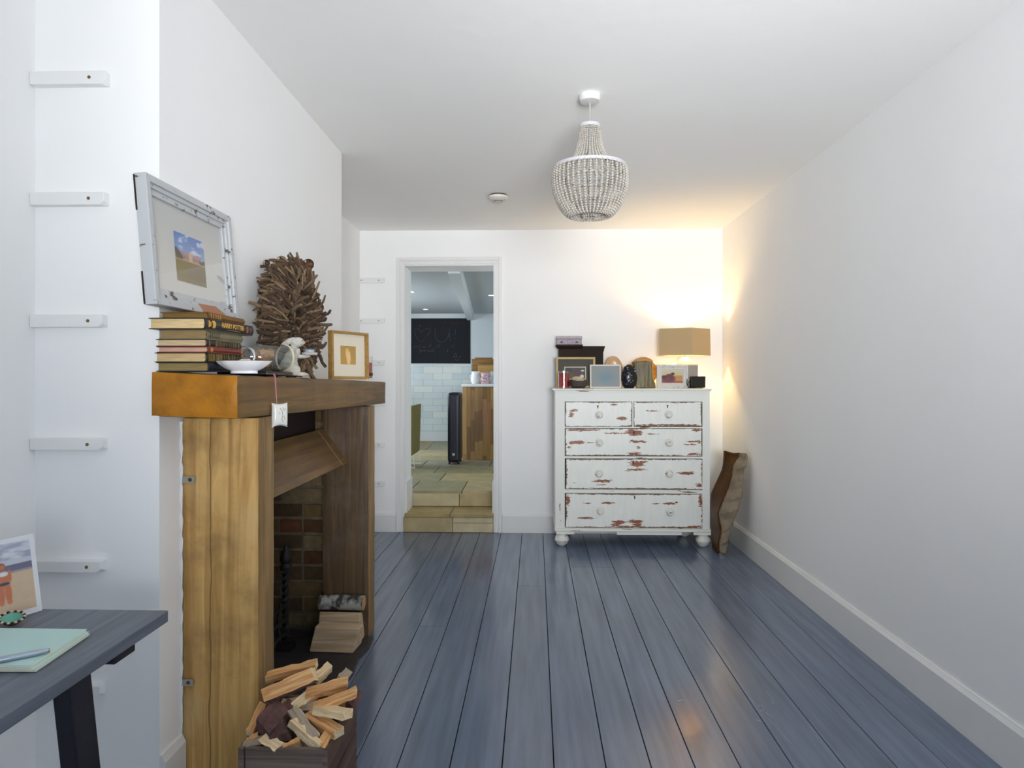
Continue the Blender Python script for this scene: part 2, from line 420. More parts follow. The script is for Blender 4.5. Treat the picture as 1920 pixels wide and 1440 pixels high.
# door architrave
def frame_profile():
    mb = MB(); z1 = 2.156
    for (o, i, d) in ((.068, 0, .012), (.068, .042, .022), (.030, .012, .017)):
        y = YB
        mb.box(D0 - o, D0 - i, y - d, y, 0, z1 + o); mb.box(D1 + i, D1 + o, y - d, y, 0, z1 + o); mb.box(D0 - i, D1 + i, y - d, y, z1 + i, z1 + o)
    return mb
struct(bevel(frame_profile().build('trim_1', M_trim, smooth=False), .003))
def skirting(name, pts, nrm, h, t=.016):
    """skirting board between two floor points, thick towards nrm"""
    (x0, y0), (x1, y1) = pts; nx, ny = nrm; mb = MB()
    pr = [(0, 0), (t, 0), (t, h - .02), (t * .55, h - .006), (t * .4, h), (0, h)]
    vs = [(x + nx * a, y + ny * a, z) for (x, y) in ((x0, y0), (x1, y1)) for a, z in pr]
    n = len(pr)
    mb.add(vs, [tuple(range(n)), tuple(range(n, 2 * n))[::-1]] + [(k, (k + 1) % n, n + (k + 1) % n, n + k) for k in range(n)])
    return struct(mb.build(name, M_trim, smooth=False))
skirting('baseboard_back_right', ((D1 + .07, YB), (XR, YB)), (0, -1), .155)
skirting('baseboard_back_left', ((-1.39, YB), (D0 - .07, YB)), (0, -1), .155)
skirting('baseboard_right', ((XR, -5.5), (XR, YB)), (-1, 0), .165)
skirting('baseboard_left', ((-1.39, 3.455), (-1.39, YB)), (1, 0), .155)
skirting('baseboard_chimney', ((BX, 1.745), (BX, 1.853)), (1, 0), .235)
skirting('baseboard_chimney_end', ((-1.345, 1.745), (BX, 1.745)), (0, -1), .155)
mb = MB(); mb.box(D0, D0 + .012, YB + .02, YB + .28, .15, .40); mb.box(D1 - .012, D1, YB + .02, YB + .28, .15, .40); struct(mb.build('baseboard_doorway', M_trim))

# stone steps
def stone(name, c, k=.5):
    m = mat(name, c, rough=.55, var=.16, vs=9, bump=.25, bs=30); return m
stones = [stone('sandstone_%s' % n, lin(*c)) for n, c in zip(('buff', 'olive', 'grey', 'ochre', 'cream'),
          ((176, 160, 120), (150, 142, 108), (152, 146, 124), (168, 148, 100), (192, 180, 146)))]
steps = thing('stone_steps', 'two buff sandstone steps up through the doorway', 'steps', ((D0 + D1) / 2, YB, 0))
xm = -.63
g = .002
def slab(x0, x1, y0, y1, z0, z1, i, nm, par, bev=.003):
    mb = MB(); mb.box(x0 + g, x1 - g, y0, y1, z0, z1); return bevel(mb.build(nm, stones[i % 5], par, smooth=False), bev, 1)
slab(D0 - .012, xm, YB - .02, YB - .002, 0.001, .122, 0, 'riser_stone', steps); slab(xm, D1 - .002, YB - .02, YB - .002, 0.001, .075, 4, 'riser_stone', steps)
slab(xm, D1 - .002, YB - .02, YB - .002, .077, .122, 4, 'riser_stone', steps)
slab(D0, xm - .02, YB - .03, YB + .29, .124, .15, 3, 'tread_stone', steps); slab(xm - .02, D1, YB - .03, YB + .29, .124, .15, 3, 'tread_stone', steps)
slab(D0, xm + .02, YB + .29, YB + .31, .152, .26, 4, 'riser_stone', steps); slab(xm + .02, D1, YB + .29, YB + .31, .152, .26, 0, 'riser_stone', steps)
mb = MB(); mb.box(D0 - .01, D1, YB - .002, YB + .285, -.02, .123); mb.build('step_core', stones[2], steps)

# ------------------------------------------------------------------ kitchen beyond
KY0, KY1, KX0, KX1, KZ, KC = YB + .28, 9.96, -2.7, 2.0, .28, 2.215
mb = MB(); mb.box(KX0, KX1, KY0 + .03, KY1, .1, KZ - .028)
kfloor = struct(mb.build('floor_kitchen', mat('stone_grout', lin(96, 88, 66), rough=.9), origin=(0, 0, 0)))
ys = [KY0 + .01, 6.15, 6.66, 7.13, 7.62, 8.1, 8.7, 9.3, KY1]
rs = random.Random(5)
for r in range(len(ys) - 1):
    x = -2.1 + rs.uniform(0, .5)
    while x < .4:
        wd = rs.choice((.45, .6, .75, .9)); z = KZ + rs.uniform(-.003, .001)
        x0, x1 = x, min(x + wd, .5)
        if r == 0: x0, x1 = max(x0, D0 - .6), x1
        if x1 - x0 > .05:
            slab(x0 + .002, x1 - .002, ys[r] + .004, ys[r + 1] - .004, KZ - .03, z, rs.choice((0, 1, 2, 1, 3, 2)), 'floor_stone', kfloor)
        x += wd
# walls and ceiling
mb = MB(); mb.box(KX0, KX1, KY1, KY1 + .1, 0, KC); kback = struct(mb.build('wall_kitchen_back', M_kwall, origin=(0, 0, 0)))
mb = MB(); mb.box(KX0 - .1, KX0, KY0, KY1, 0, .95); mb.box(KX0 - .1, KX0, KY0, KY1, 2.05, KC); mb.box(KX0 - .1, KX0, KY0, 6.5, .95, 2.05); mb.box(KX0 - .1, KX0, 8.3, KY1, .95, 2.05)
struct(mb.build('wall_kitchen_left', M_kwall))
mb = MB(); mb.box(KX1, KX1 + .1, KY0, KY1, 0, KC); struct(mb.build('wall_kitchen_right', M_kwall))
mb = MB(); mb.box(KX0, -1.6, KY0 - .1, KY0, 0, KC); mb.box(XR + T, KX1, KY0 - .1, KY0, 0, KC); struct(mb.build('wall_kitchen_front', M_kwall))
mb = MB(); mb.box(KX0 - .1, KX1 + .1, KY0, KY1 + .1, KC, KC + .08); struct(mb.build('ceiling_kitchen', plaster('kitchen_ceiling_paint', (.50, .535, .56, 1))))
mb = MB()
pa = [at(849, 508, 6.02), at(868, 508, 6.02), at(890, 600, KY1), at(878, 600, KY1)]
x0a, x0b = at(845, 510, 5.6).x - .02, at(867, 510, 5.6).x - .02; x1a, x1b = at(876, 598, KY1).x, at(888, 598, KY1).x
mb.hexa([(x0a, KY0, KC - .075), (x0b, KY0, KC - .075), (x1b, KY1, KC - .10), (x1a, KY1, KC - .10), (x0a - .01, KY0, KC), (x0b + .01, KY0, KC), (x1b + .01, KY1, KC), (x1a - .01, KY1, KC)])
beam_k = mb.build('ceiling_beam', M_kwall); struct(beam_k)
mb = MB(); mb.box(KX0, x1a, KY1 - .03, KY1, KC - .07, KC); struct(mb.build('trim_kitchen_top', M_kwall))
mb = MB(); mb.box(KX0, -.8, KY1 - .02, KY1, KZ, KZ + .15); struct(mb.build('baseboard_kitchen', M_kwall))
# white brick tiles
M_tile = [mat('white_tile_glaze' + s, c, rough=.15, var=.01, bump=.04, bs=6) for s, c in (('', (.66, .72, .73, 1)), ('_warm', (.74, .77, .74, 1)), ('_cool', (.60, .68, .70, 1)))]
zt = KZ + .155; row = 0
mb = MB(); mb.box(-2.05, -.895, KY1 - .006, KY1, zt, 1.455); mb.build('tile_grout', mat('tile_grout', (.46, .50, .50, 1), rough=.9), kback)
tile_me = {}
while zt < 1.45:
    h = min(.0975, 1.452 - zt); x = -2.05 - (.15 if row % 2 else 0) - .03
    while x < -.9:
        x0, x1 = max(x, -2.05), min(x + .2975, -.897)
        if x1 - x0 > .02 and h > .02:
            key = (round(x1 - x0, 4), round(h, 4)); mi = 1 if (row, round(x, 2)) in () else rs.choice((0, 0, 0, 1, 2))
            mb = MB(); mb.box(x0, x1 - .003, KY1 - .013, KY1 - .005, zt, zt + h - .003)
            mb.build('tile', M_tile[mi], kback, smooth=False)
        x += .2975
    zt += h; row += 1
# chalkboard with chalk marks
p0 = at(768.5, 682, KY1); p1 = at(882, 597, KY1); cbx0, cbx1, cbz0, cbz1 = -2.0, p1.x, p0.z + .003, p1.z
cb = thing('chalkboard', 'black chalkboard on the kitchen wall above white tiles', 'chalkboard', (-1.4, KY1 - .006, cbz0))
mb = MB(); mb.hexa([(cbx0, KY1 - .014, cbz0 + .004), (cbx1, KY1 - .014, cbz0), (cbx1, KY1 - .002, cbz0), (cbx0, KY1 - .002, cbz0 + .004), (cbx0, KY1 - .014, cbz1 + .015), (cbx1, KY1 - .014, cbz1 - .003), (cbx1, KY1 - .002, cbz1 - .003), (cbx0, KY1 - .002, cbz1 + .015)])
mb.build('board', mat('blackboard', lin(20, 23, 31), rough=.8, var=.15, vs=12), cb)
def Q(u, v): # chalkboard crop px (14.4x) -> world
    return at(766 + u / 14.4, 590 + v / 14.4, KY1 - .0155)
def strokes(name, lst, col, r=.0022):
    mb = MB()
    for pl in lst: mb.tube([Q(*p) for p in pl], r, n=5)
    mb.build(name, mat('chalk_' + name, lin(*col), rough=1, var=.2, vs=60), cb)
def heart(cx, cy, s):
    return [(cx, cy - s * .35), (cx - s * .5, cy - s * .75), (cx - s, cy - s * .6), (cx - s * .8, cy), (cx, cy + s), (cx + s * .8, cy), (cx + s, cy - s * .6), (cx + s * .5, cy - s * .75), (cx, cy - s * .35)]
strokes('chalk_heart', [[(380, 500), (270, 400), (190, 375), (160, 430), (190, 560), (260, 680), (330, 745), (420, 670), (520, 540), (610, 420), (580, 380), (480, 380), (340, 460)]], (98, 84, 104))
strokes('chalk_letters', [[(715, 380), (715, 520), (740, 640), (790, 720), (880, 750), (980, 710), (1060, 620), (1100, 480), (1100, 380)], [(1100, 400), (1100, 600), (1130, 700)], [(1265, 380), (1262, 540)], [(1240, 640), (1290, 650)]], (92, 96, 110))
strokes('chalk_small_marks', [heart(195, 870, 38), [(295, 810), (295, 920)], heart(405, 875, 26), [(440, 850), (445, 890), (470, 890), (475, 850)], [(530, 820), (540, 850), (570, 850), (575, 820), (590, 790), (600, 850), (575, 885)],
    heart(805, 850, 45), [(1150, 810), (1195, 880), (1250, 800)], [(1195, 880), (1190, 900)], heart(305, 300, 22)], (96, 92, 108), .0018)
strokes('chalk_writing', [[(285, 990), (300, 960), (330, 970), (320, 1000), (310, 1040)], [(340, 980), (360, 960), (380, 985), (350, 1000)], [(400, 960), (405, 990), (430, 985), (435, 955), (440, 990)], [(460, 990), (455, 955), (485, 955)],
    [(540, 930), (545, 1000), (570, 1000)], [(590, 970), (600, 995), (625, 985), (610, 960), (590, 970)], [(640, 920), (645, 1000), (665, 1000)], [(695, 900), (700, 960)], [(700, 1000), (706, 1012)], [(940, 1010), (945, 1030)],
    [(1065, 940), (1055, 1010)], [(1215, 1130), (1260, 1045), (1300, 1070), (1310, 1140), (1210, 1150)], [(1360, 1150), (1400, 1110)], [(1260, 1210), (1310, 1235), (1360, 1215)]], (128, 108, 124), .0018)
strokes('chalk_orange_writing', [[(870, 180), (868, 250)], [(950, 210), (960, 190), (985, 190), (985, 230), (955, 232), (950, 210)], [(1010, 230), (1015, 200), (1045, 205), (1050, 232)], [(1130, 160), (1128, 250)], [(1180, 200), (1185, 240), (1215, 240), (1218, 200)],
    [(1240, 200), (1260, 240), (1280, 200)], [(1310, 220), (1340, 215), (1330, 195), (1305, 215), (1320, 242), (1345, 238)], [(1375, 190), (1400, 240), (1430, 190)], [(1450, 200), (1470, 240), (1490, 190)], [(1475, 240), (1450, 290), (1425, 270)]], (96, 66, 44), .0018)
strokes('chalk_green_mark', [[(1095, 1030), (1110, 990), (1130, 1030), (1150, 995), (1175, 1035)]], (66, 78, 60), .0022)
# downlights
def downlight(px, py, label):
    t = (KC - EYE) * F / (HY - py); p = at(px, py, t)
    d = thing('downlight', label, 'ceiling light', (p.x, p.y, KC - .004))
    mb = MB(); mb.lathe([(.045, .004), (.045, 0), (.034, -.002), (.033, .003)], n=20); mb.build('rim', M_trim, d, local=True)
    mb = MB(); mb.lathe([(.033, .002), (0, .002)], n=20)
    mb.build('bulb', mat('lit_bulb', (1, 1, .95, 1), var=0, emit=(1, .96, .85, 1), es=9), d, local=True)
downlight(771, 546, 'lit kitchen downlight nearest the doorway frame on the left')
downlight(798, 579, 'lit kitchen downlight just above the chalkboard')
downlight(921.5, 553, 'lit kitchen downlight right of the ceiling beam')
# oak ended kitchen unit and worktop
CY = 7.68
cx0 = at(867.5, 800, CY).x; cx1 = .65; cz1 = 1.14
unit = thing('kitchen_unit', 'kitchen base unit with oak stave end panel', 'cabinet', ((cx0 + cx1) / 2, CY + .4, KZ))
mb = MB(); mb.box(cx0 + .004, cx1, CY + .016, KY1 - .03, KZ, cz1); mb.build('carcass', mat('unit_carcass', (.55, .55, .52, 1)), unit)
M_st = [wood('oak_stave_%s' % n, lin(*a), lin(*b_), 'Z', rough=.4, fine=60, bump=.08) for n, a, b_ in
        (('mid', (128, 92, 44), (152, 112, 58)), ('dark', (104, 72, 34), (128, 92, 46)), ('light', (160, 122, 66), (184, 146, 84)), ('pink', (150, 104, 66), (170, 124, 82)), ('tan', (138, 104, 54), (160, 124, 68)))]
x = cx0; k = 0
while x < -.2:
    z = KZ + rs.uniform(-.3, 0); wd = .047
    while z < cz1:
        h = rs.uniform(.22, .42); z0, z1 = max(z, KZ + .002), min(z + h, cz1)
        if z1 - z0 > .03:
            mb = MB(); mb.box(x + .0004, x + wd - .0004, CY, CY + .016 + rs.uniform(0, .001), z0 + .0004, z1 - .0004)
            mb.build('stave', M_st[rs.choice((0, 0, 1, 2, 3, 4, 4))], unit, smooth=False)
        z += h
    x += wd
mb = MB(); mb.box(cx0 - .015, cx1, CY - .02, KY1 - .02, cz1 + .001, cz1 + .033)
wt = tag(bevel(mb.build('worktop', mat('white_quartz', (.78, .82, .84, 1), rough=.2, var=.02), smooth=False), .004), 'white kitchen worktop over the oak unit', 'worktop')
WT = cz1 + .033
# dark suitcase
sx0, sx1 = at(843, 800, 7.5).x, at(866, 800, 7.5).x
sc_ = thing('suitcase', 'tall black ribbed suitcase standing beside the oak kitchen unit', 'suitcase', ((sx0 + sx1) / 2, 7.45, KZ))
W2 = (sx1 - sx0) / 2
M_case = mat('suitcase_shell', lin(22, 25, 36), rough=.35, var=.08)
mb = MB(); mb.box(-W2, W2, -.16, .16, .018, .80)
bevel(mb.build('shell', M_case, sc_, local=True, smooth=False), .035, 4)
mb = MB()
for xx in (-.03, 0, .03): mb.tube([(xx, -.162, .12), (xx, -.163, .70)], .006, n=6)
mb.build('rib', mat('suitcase_rib', lin(48, 52, 66), rough=.3), sc_, local=True)
for xx in (-.05, .05):
    for yy in (-.12, .12):
        mb = MB(); M = Matrix.Translation((xx, yy, .02)) @ Matrix.Rotation(PI / 2, 4, 'Y'); mb.lathe([(0, -.01), (.02, -.01), (.02, .01), (0, .01)], n=12, M=M); mb.build('caster', M_case, sc_, local=True)
mb = MB(); mb.box(-.012, .012, -.166, -.158, .10, .125); mb.build('emblem', mat('bright_badge', (.6, .62, .65, 1), rough=.3, metal=1), sc_, local=True)
# jugs and chopping boards
def jug(nm, p, m, label, hgt=.15, r=.062, bands=None, handle=True, ang=0):
    t = thing(nm, label, 'jug', p, (0, 0, ang))
    pr = [(0, 0), (r * .75, 0), (r * .98, hgt * .2), (r, hgt * .4), (r * .82, hgt * .75), (r * .84, hgt * .95), (r * .92, hgt), (r * .85, hgt), (r * .76, hgt * .75), (r * .92, hgt * .4), (0, hgt * .05)]
    mb = MB(); mb.lathe(pr, n=28, wob=lambda a, z: 1 + (.18 * max(0, math.cos(a - PI)) ** 6 if z > hgt * .85 else 0)); mb.build('body', m, t, local=True)
    if handle:
        mb = MB(); mb.tube([(r * .8 + .045 * math.sin(PI * k / 8), 0, hgt * (.85 - .6 * k / 8)) for k in range(9)], .006, n=8); mb.build('handle', m, t, local=True)
    return t
pj = at(891, 720, 8.0)
jug('white_jug', (pj.x, 8.05, WT), mat('white_china', (.8, .82, .82, 1), rough=.2, var=.02), 'plain white rounded jug at the end of the worktop', .15, .06, ang=2.4)
pj = at(910, 720, 8.0)
j2 = jug('pink_jug', (pj.x, 7.95, WT), mat('pink_china', lin(206, 172, 178), rough=.25, var=.1, vs=30), 'pink flower-sprigged jug in front of the chopping boards', .135, .055, ang=0)
mb = MB()
for k in range(14):
    a = -PI / 2 + (k % 5 - 2) * .42; z = .03 + .017 * (k // 3); mb.ball((.056 * math.cos(a), .056 * math.sin(a), z), .006, nu=6, nv=4)
mb.build('flower_sprigs', mat('sprig_blue', lin(90, 80, 120), rough=.4), j2, local=True)
pj = at(925, 720, 8.0)
jug('blue_white_jug', (pj.x, 8.1, WT), mat('blue_china', lin(176, 196, 208), rough=.25, var=.2, vs=25), 'pale blue jug half hidden by the right door jamb', .15, .05, ang=PI)
M_board = wood('chopping_board', lin(110, 74, 32), lin(150, 108, 54), 'X', rough=.45, fine=30, bump=.1)
for nm, px0, px1, py, Y, lb in (('chopping_board', 884.5, 921, 673, 8.45, 'large brown wooden chopping board leaning behind the jugs'), ('chopping_board', 896, 920, 684, 8.33, 'smaller paler wooden board in front of the larger one')):
    a, b_ = at(px0, py, Y), at(px1 + 14, py, Y); mb = MB()
    big = Y > 8.4
    mb.box(a.x, b_.x, Y, Y + .02, WT, a.z)
    if big: mb.box(a.x + .04, b_.x - .08, Y + .001, Y + .019, a.z - .002, a.z + .018)
    tag(bevel(mb.build(nm, M_board if big else wood('light_board', lin(150, 112, 58), lin(178, 140, 82), 'X', fine=30, bump=.1)), .006, 2), lb, 'chopping board', 'chopping boards on the kitchen worktop')
# olive chair
ch = thing('kitchen_chair', 'olive upholstered tub chair on white wire legs, half hidden by the doorway', 'chair', (-1.56, 7.1, KZ))
M_olive = mat('olive_fabric', lin(120, 112, 62), rough=.9, var=.08, bump=.1, bs=200)
cxr = at(781, 800, 7.05).x
mb = MB(); mb.hexa([(cxr - .07, 6.88, .424), (cxr - .015, 6.86, .424), (cxr - .015, 7.34, .424), (cxr - .07, 7.32, .424), (cxr - .06, 6.86, .945), (cxr, 6.84, .955), (cxr, 7.36, .955), (cxr - .06, 7.34, .945)])
bevel(mb.build('backrest', M_olive, ch, smooth=False), .012, 3)
mb = MB(); mb.box(cxr - .55, cxr - .06, 6.88, 7.32, .62, .71); bevel(mb.build('seat', M_olive, ch, smooth=False), .03, 3)
for ya, yb_ in ((6.90, 6.93), (7.27, 7.30)):
    mb = MB(); mb.box(cxr - .5, cxr - .1, ya, yb_, .44, .63); mb.build('seat_side', M_olive, ch)
M_wire = mat('white_wire', (.8, .8, .78, 1), rough=.35)
for yy in (6.92, 7.28):
    mb = MB(); mb.tube([(cxr - .12, yy, .64), (cxr - .02, yy, .43), (cxr + .005, yy, .292), (cxr - .5, yy, .292), (cxr - .46, yy, .63)], .0075, n=8); mb.build('leg', M_wire, ch)

# ------------------------------------------------------------------ shelf battens
M_bat = mat('batten_paint', (.82, .82, .81, 1), rough=.45, var=.02, bump=.05, bs=30)
M_screw = mat('screw_brown', lin(120, 96, 66), rough=.5, metal=.4)
ords = ['topmost', 'second', 'third', 'fourth', 'fifth', 'lowest']
for k, (py, xr) in enumerate(((144, 196), (371, 194), (601, 191), (833, 191), (1063, 188), (1297, 186))):
    a = at(46 - (6 if 2 <= k <= 4 else 2), py - 11, 1.72); b_ = at(xr, py + 12, 1.72)
    t = thing('shelf_batten', ords[k] + ' white shelf batten in the near alcove on the chimney breast side', 'batten', ((a.x + b_.x) / 2, 1.745, b_.z), group='white battens on the side of the chimney breast')
    x0 = max(a.x, -1.344); hh = a.z - b_.z
    mb = MB(); mb.add([(x0, 1.745, b_.z), (b_.x, 1.745, b_.z), (b_.x, 1.745, a.z), (x0, 1.745, a.z), (x0, 1.722, b_.z), (b_.x - .012, 1.722, b_.z), (b_.x, 1.722, b_.z + .010), (b_.x, 1.722, a.z), (x0, 1.722, a.z), (b_.x, 1.745, b_.z + .010)],
        [(0, 1, 5, 4), (4, 5, 6, 7, 8), (1, 9, 6, 5), (9, 2, 7, 6), (3, 8, 7, 2), (0, 4, 8, 3)])
    bevel(mb.build('strip', M_bat, t, smooth=False), .002)
    sx = at(166 - k * 1.2, py, 1.72).x
    mb = MB(); M = Matrix.Translation((sx, 1.7218, (a.z + b_.z) / 2)) @ Matrix.Rotation(PI / 2, 4, 'X'); mb.lathe([(.0045, -.001), (.0045, .0008), (.002, .0012), (0, .0002)], n=12, M=M); mb.build('screw', M_screw, t)
for k, (py, nm) in enumerate(((525.5, 'topmost'), (601.5, 'second'), (680, 'third'), (757, 'fourth'), (834, 'fifth'), (907, 'lowest'))):
    a = at(668, py - 4.6, YB - .02); b_ = at(720, py + 4.6, YB - .02)
    t = thing('shelf_batten', nm + ' white shelf batten on the back wall left of the doorway', 'batten', ((a.x + b_.x) / 2, YB, b_.z), group='white battens in the far alcove')
    mb = MB(); mb.box(max(a.x, -1.389), b_.x, YB - .022, YB, b_.z, a.z); bevel(mb.build('strip', M_bat, t, smooth=False), .002)
    for q in (677, 710):
        p = at(q, py, YB - .0225); mb = MB(); M = Matrix.Translation(p) @ Matrix.Rotation(PI / 2, 4, 'X'); mb.lathe([(.005, -.001), (.005, .001), (0, .0004)], n=10, M=M); mb.build('screw', mat('painted_screw', lin(150, 146, 138), rough=.5), t)

# ------------------------------------------------------------------ fireplace: bricks, hearth, piers, beams
bc = [mat('sooty_brick_%s' % n, lin(*c), rough=.95, var=.22, vs=22, bump=.6, bs=60) for n, c in
      (('brown', (108, 88, 58)), ('dark', (84, 66, 46)), ('grey', (122, 106, 78)), ('orange', (88, 60, 38)), ('rust', (106, 66, 42)))]
M_mortar = mat('old_mortar', lin(116, 104, 84), rough=1, var=.2, vs=20, bump=.5, bs=60)
mb = MB(); mb.box(-1.385, -1.035, 3.256, 3.27, 0, 1.13); mb.build('mortar_far', M_mortar, chim)
mb = MB(); mb.box(-1.389, -1.375, 2.0, 3.256, 0, 1.13); mb.build('mortar_back', mat('soot_mortar', lin(46, 40, 34), rough=1, var=.3), chim)
ro = random.Random(3); z = .008; row = 0
while z < 1.10:
    h = .067
    if row % 2: cuts = [-1.035, -1.137, -1.352, -1.376]
    else: cuts = [-1.035, -1.247, -1.350, -1.376]
    if row in (4, 6): cuts = [-1.035, -1.14, -1.26, -1.376]
    for k in range(3):
        x1, x0 = cuts[k] - .005, cuts[k + 1] + .005
        if x1 - x0 < .012: continue
        j = ro.uniform(0, .006)
        mi = ro.choice((0, 1, 2, 0, 2)) if k == 0 else ro.choice((0, 1, 1))
        if k == 0 and row in (4, 6): mi = 3
        if k == 1 and row in (6,): mi = 4
        mb = MB(); mb.rough(x0, x1, 3.245 - j, 3.262, z, z + h, n=(4, 1, 2), amp=.0022, fr=30)
        mb.build('brick', bc[mi], chim)
    z += .0785; row += 1
z = .008; row = 0
while z < 1.10:
    y = 2.0 - (.11 if row % 2 else 0)
    while y < 3.24:
        y0, y1 = max(y, 2.0), min(y + .21, 3.244)
        if y1 - y0 > .03:
            mb = MB(); mb.rough(-1.378, -1.366 + ro.uniform(0, .005), y0 + .005, y1 - .005, z, z + .067, n=(1, 4, 2), amp=.002, fr=30); mb.build('brick', mat('soot_brick', lin(40, 32, 26), rough=1, var=.3, vs=20), chim)
        y += .22
    z += .0785; row += 1
mb = MB(); mb.box(-1.385, BX - .004, 2.001, 3.269, 1.118, 1.129); mb.build('flue_plate', M_dark, chim)
# slate hearth
mb = MB()
hp = [(-1.37, 1.98), (-.80, 1.98), (-.775, 2.1), (-.765, 2.3), (-.75, 2.45), (-.762, 2.6), (-.748, 2.75), (-.762, 2.9), (-.745, 3.02), (-.755, 3.13), (-1.37, 3.25)]
n = len(hp); mb.add([(x, y, 0.0005) for x, y in hp] + [(x + (.006 if x < -1 else -.004), y, .012) for x, y in hp], [tuple(range(n))[::-1], tuple(range(n, 2 * n))] + [(k, (k + 1) % n, n + (k + 1) % n, n + k) for k in range(n)])
tag(mb.build('hearth_slab', mat('hearth_stone', lin(50, 46, 48), rough=.5, var=.35, vs=16, bump=.4, bs=30), smooth=False), 'dark worn stone hearth inside the timber fireplace', 'hearth')

M_beam = wood('old_pine_beam', lin(92, 66, 28), lin(132, 98, 44), 'Y', rough=.5, fine=38, bump=.35, stain=lin(90, 62, 34), stain_amt=.45)
M_end = mat('orange_sawn_end', lin(168, 108, 12), rough=.42, var=.42, vs=9, bump=.7, bs=22)
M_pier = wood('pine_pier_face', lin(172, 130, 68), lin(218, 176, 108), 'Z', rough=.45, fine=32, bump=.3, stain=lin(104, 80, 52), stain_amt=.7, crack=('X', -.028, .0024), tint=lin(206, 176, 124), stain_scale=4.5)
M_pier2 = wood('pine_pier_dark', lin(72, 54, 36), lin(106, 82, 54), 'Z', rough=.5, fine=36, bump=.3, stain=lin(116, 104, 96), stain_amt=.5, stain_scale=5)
M_side = wood('pine_pier_side', lin(120, 92, 50), lin(162, 128, 78), 'Z', rough=.5, fine=45, bump=.35, stain=lin(98, 72, 42), stain_amt=.5)
PX = -.778
def ztop(y, x=-.87): return 1.2633 - (y - 1.70) * .0185 + (-.768 - x) * .040
def beamwarp(p):
    return Vector((p.x, p.y, p.z - (p.y - 1.70) * .0185 + (-.768 - p.x) * (.026 if p.z < 1.2 else .040)))
mb = MB(); mb.rough(BX + .001, -.768, 1.70, 3.462, 1.148, 1.264, n=(14, 90, 8), amp=.0022, fr=7, warp=beamwarp, endmi=1)
mantel = tag(mb.build('mantel_beam', [M_beam, M_end], ang=50), 'thick rough pine mantel beam with orange sawn near end', 'mantel')
def pierwarp(p): return p
mb = MB(); mb.rough(BX + .001, PX, 1.856, 1.975, 0, 1.1425, n=(8, 5, 50), amp=.0025, fr=5, warp=pierwarp)
for i, f in enumerate(mb.f):
    c = sum((mb.v[k] for k in f), Vector()) / len(f)
    mb.mi[i] = 1 if c.x > PX - .004 else 0
pier1 = thing('timber_pier', 'near upright timber pier under the orange beam end', 'pier', ((BX + PX) / 2, 1.915, 0), group='timber piers of the fireplace')
mb.build('post', [M_pier, M_side], pier1)
for (zz, lx) in ((.955, .03), (.374, .025)):
    mb = MB(); mb.box(BX + .001, BX + lx + .012, 1.8505, 1.8525, zz, zz + .019); b1 = mb.build('bracket', mat('zinc_bracket', (.42, .42, .38, 1), rough=.35, metal=.8), pier1)
    b1['label'] = 'small zinc fixing bracket'
    mb = MB(); M = Matrix.Translation((BX + lx - .002, 1.850, zz + .0095)) @ Matrix.Rotation(PI / 2, 4, 'X'); mb.lathe([(.006, -.001), (.005, .001), (0, .0015)], n=12, M=M); mb.build('screw', mat('dark_screw', (.1, .1, .1, 1), rough=.4, metal=.8), b1)
mb = MB(); mb.rough(BX + .001, PX, 3.137, 3.262, 0, 1.1175, n=(8, 5, 50), amp=.0025, fr=5)
for i, f in enumerate(mb.f):
    c = sum((mb.v[k] for k in f), Vector()) / len(f)
    mb.mi[i] = 1 if c.x > PX - .004 else 0
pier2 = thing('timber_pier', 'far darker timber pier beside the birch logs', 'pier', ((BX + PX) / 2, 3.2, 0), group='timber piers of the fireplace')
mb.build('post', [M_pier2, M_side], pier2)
# slanting hood board between the piers
hood = thing('hood_board', 'slanting timber board across the fireplace between the two piers', 'board', (-.94, 2.55, .84))
M_hood = wood('hood_pine', lin(98, 72, 40), lin(132, 100, 56), 'Y', rough=.5, fine=36, bump=.3, stain=lin(78, 54, 34), stain_amt=.5)
def hoodpiece(y0, y1, nm, off=0):
    mb = MB(); pr = [(-.880 + off, .844), (-1.0005 + off, 1.010), (-1.002, .985 - off), (-.93, .838)]
    mb.hexa([(pr[0][0], y0, pr[0][1]), (pr[0][0], y1, pr[0][1]), (pr[3][0], y1, pr[3][1]), (pr[3][0], y0, pr[3][1]), (pr[1][0], y0, pr[1][1]), (pr[1][0], y1, pr[1][1]), (pr[2][0], y1, pr[2][1]), (pr[2][0], y0, pr[2][1])])
    return bevel(mb.build(nm, M_hood, hood, smooth=False), .003)
hoodpiece(1.978, 3.05, 'face_board'); hoodpiece(3.053, 3.1345, 'end_piece', .002)
# dark board above the hood
mb = MB(); mb.box(BX - .05, BX - .035, 2.002, 3.13, .96, 1.118); mb.build('register_plate', mat('dark_brown_plate', lin(38, 24, 20), rough=.7, var=.2), hood)

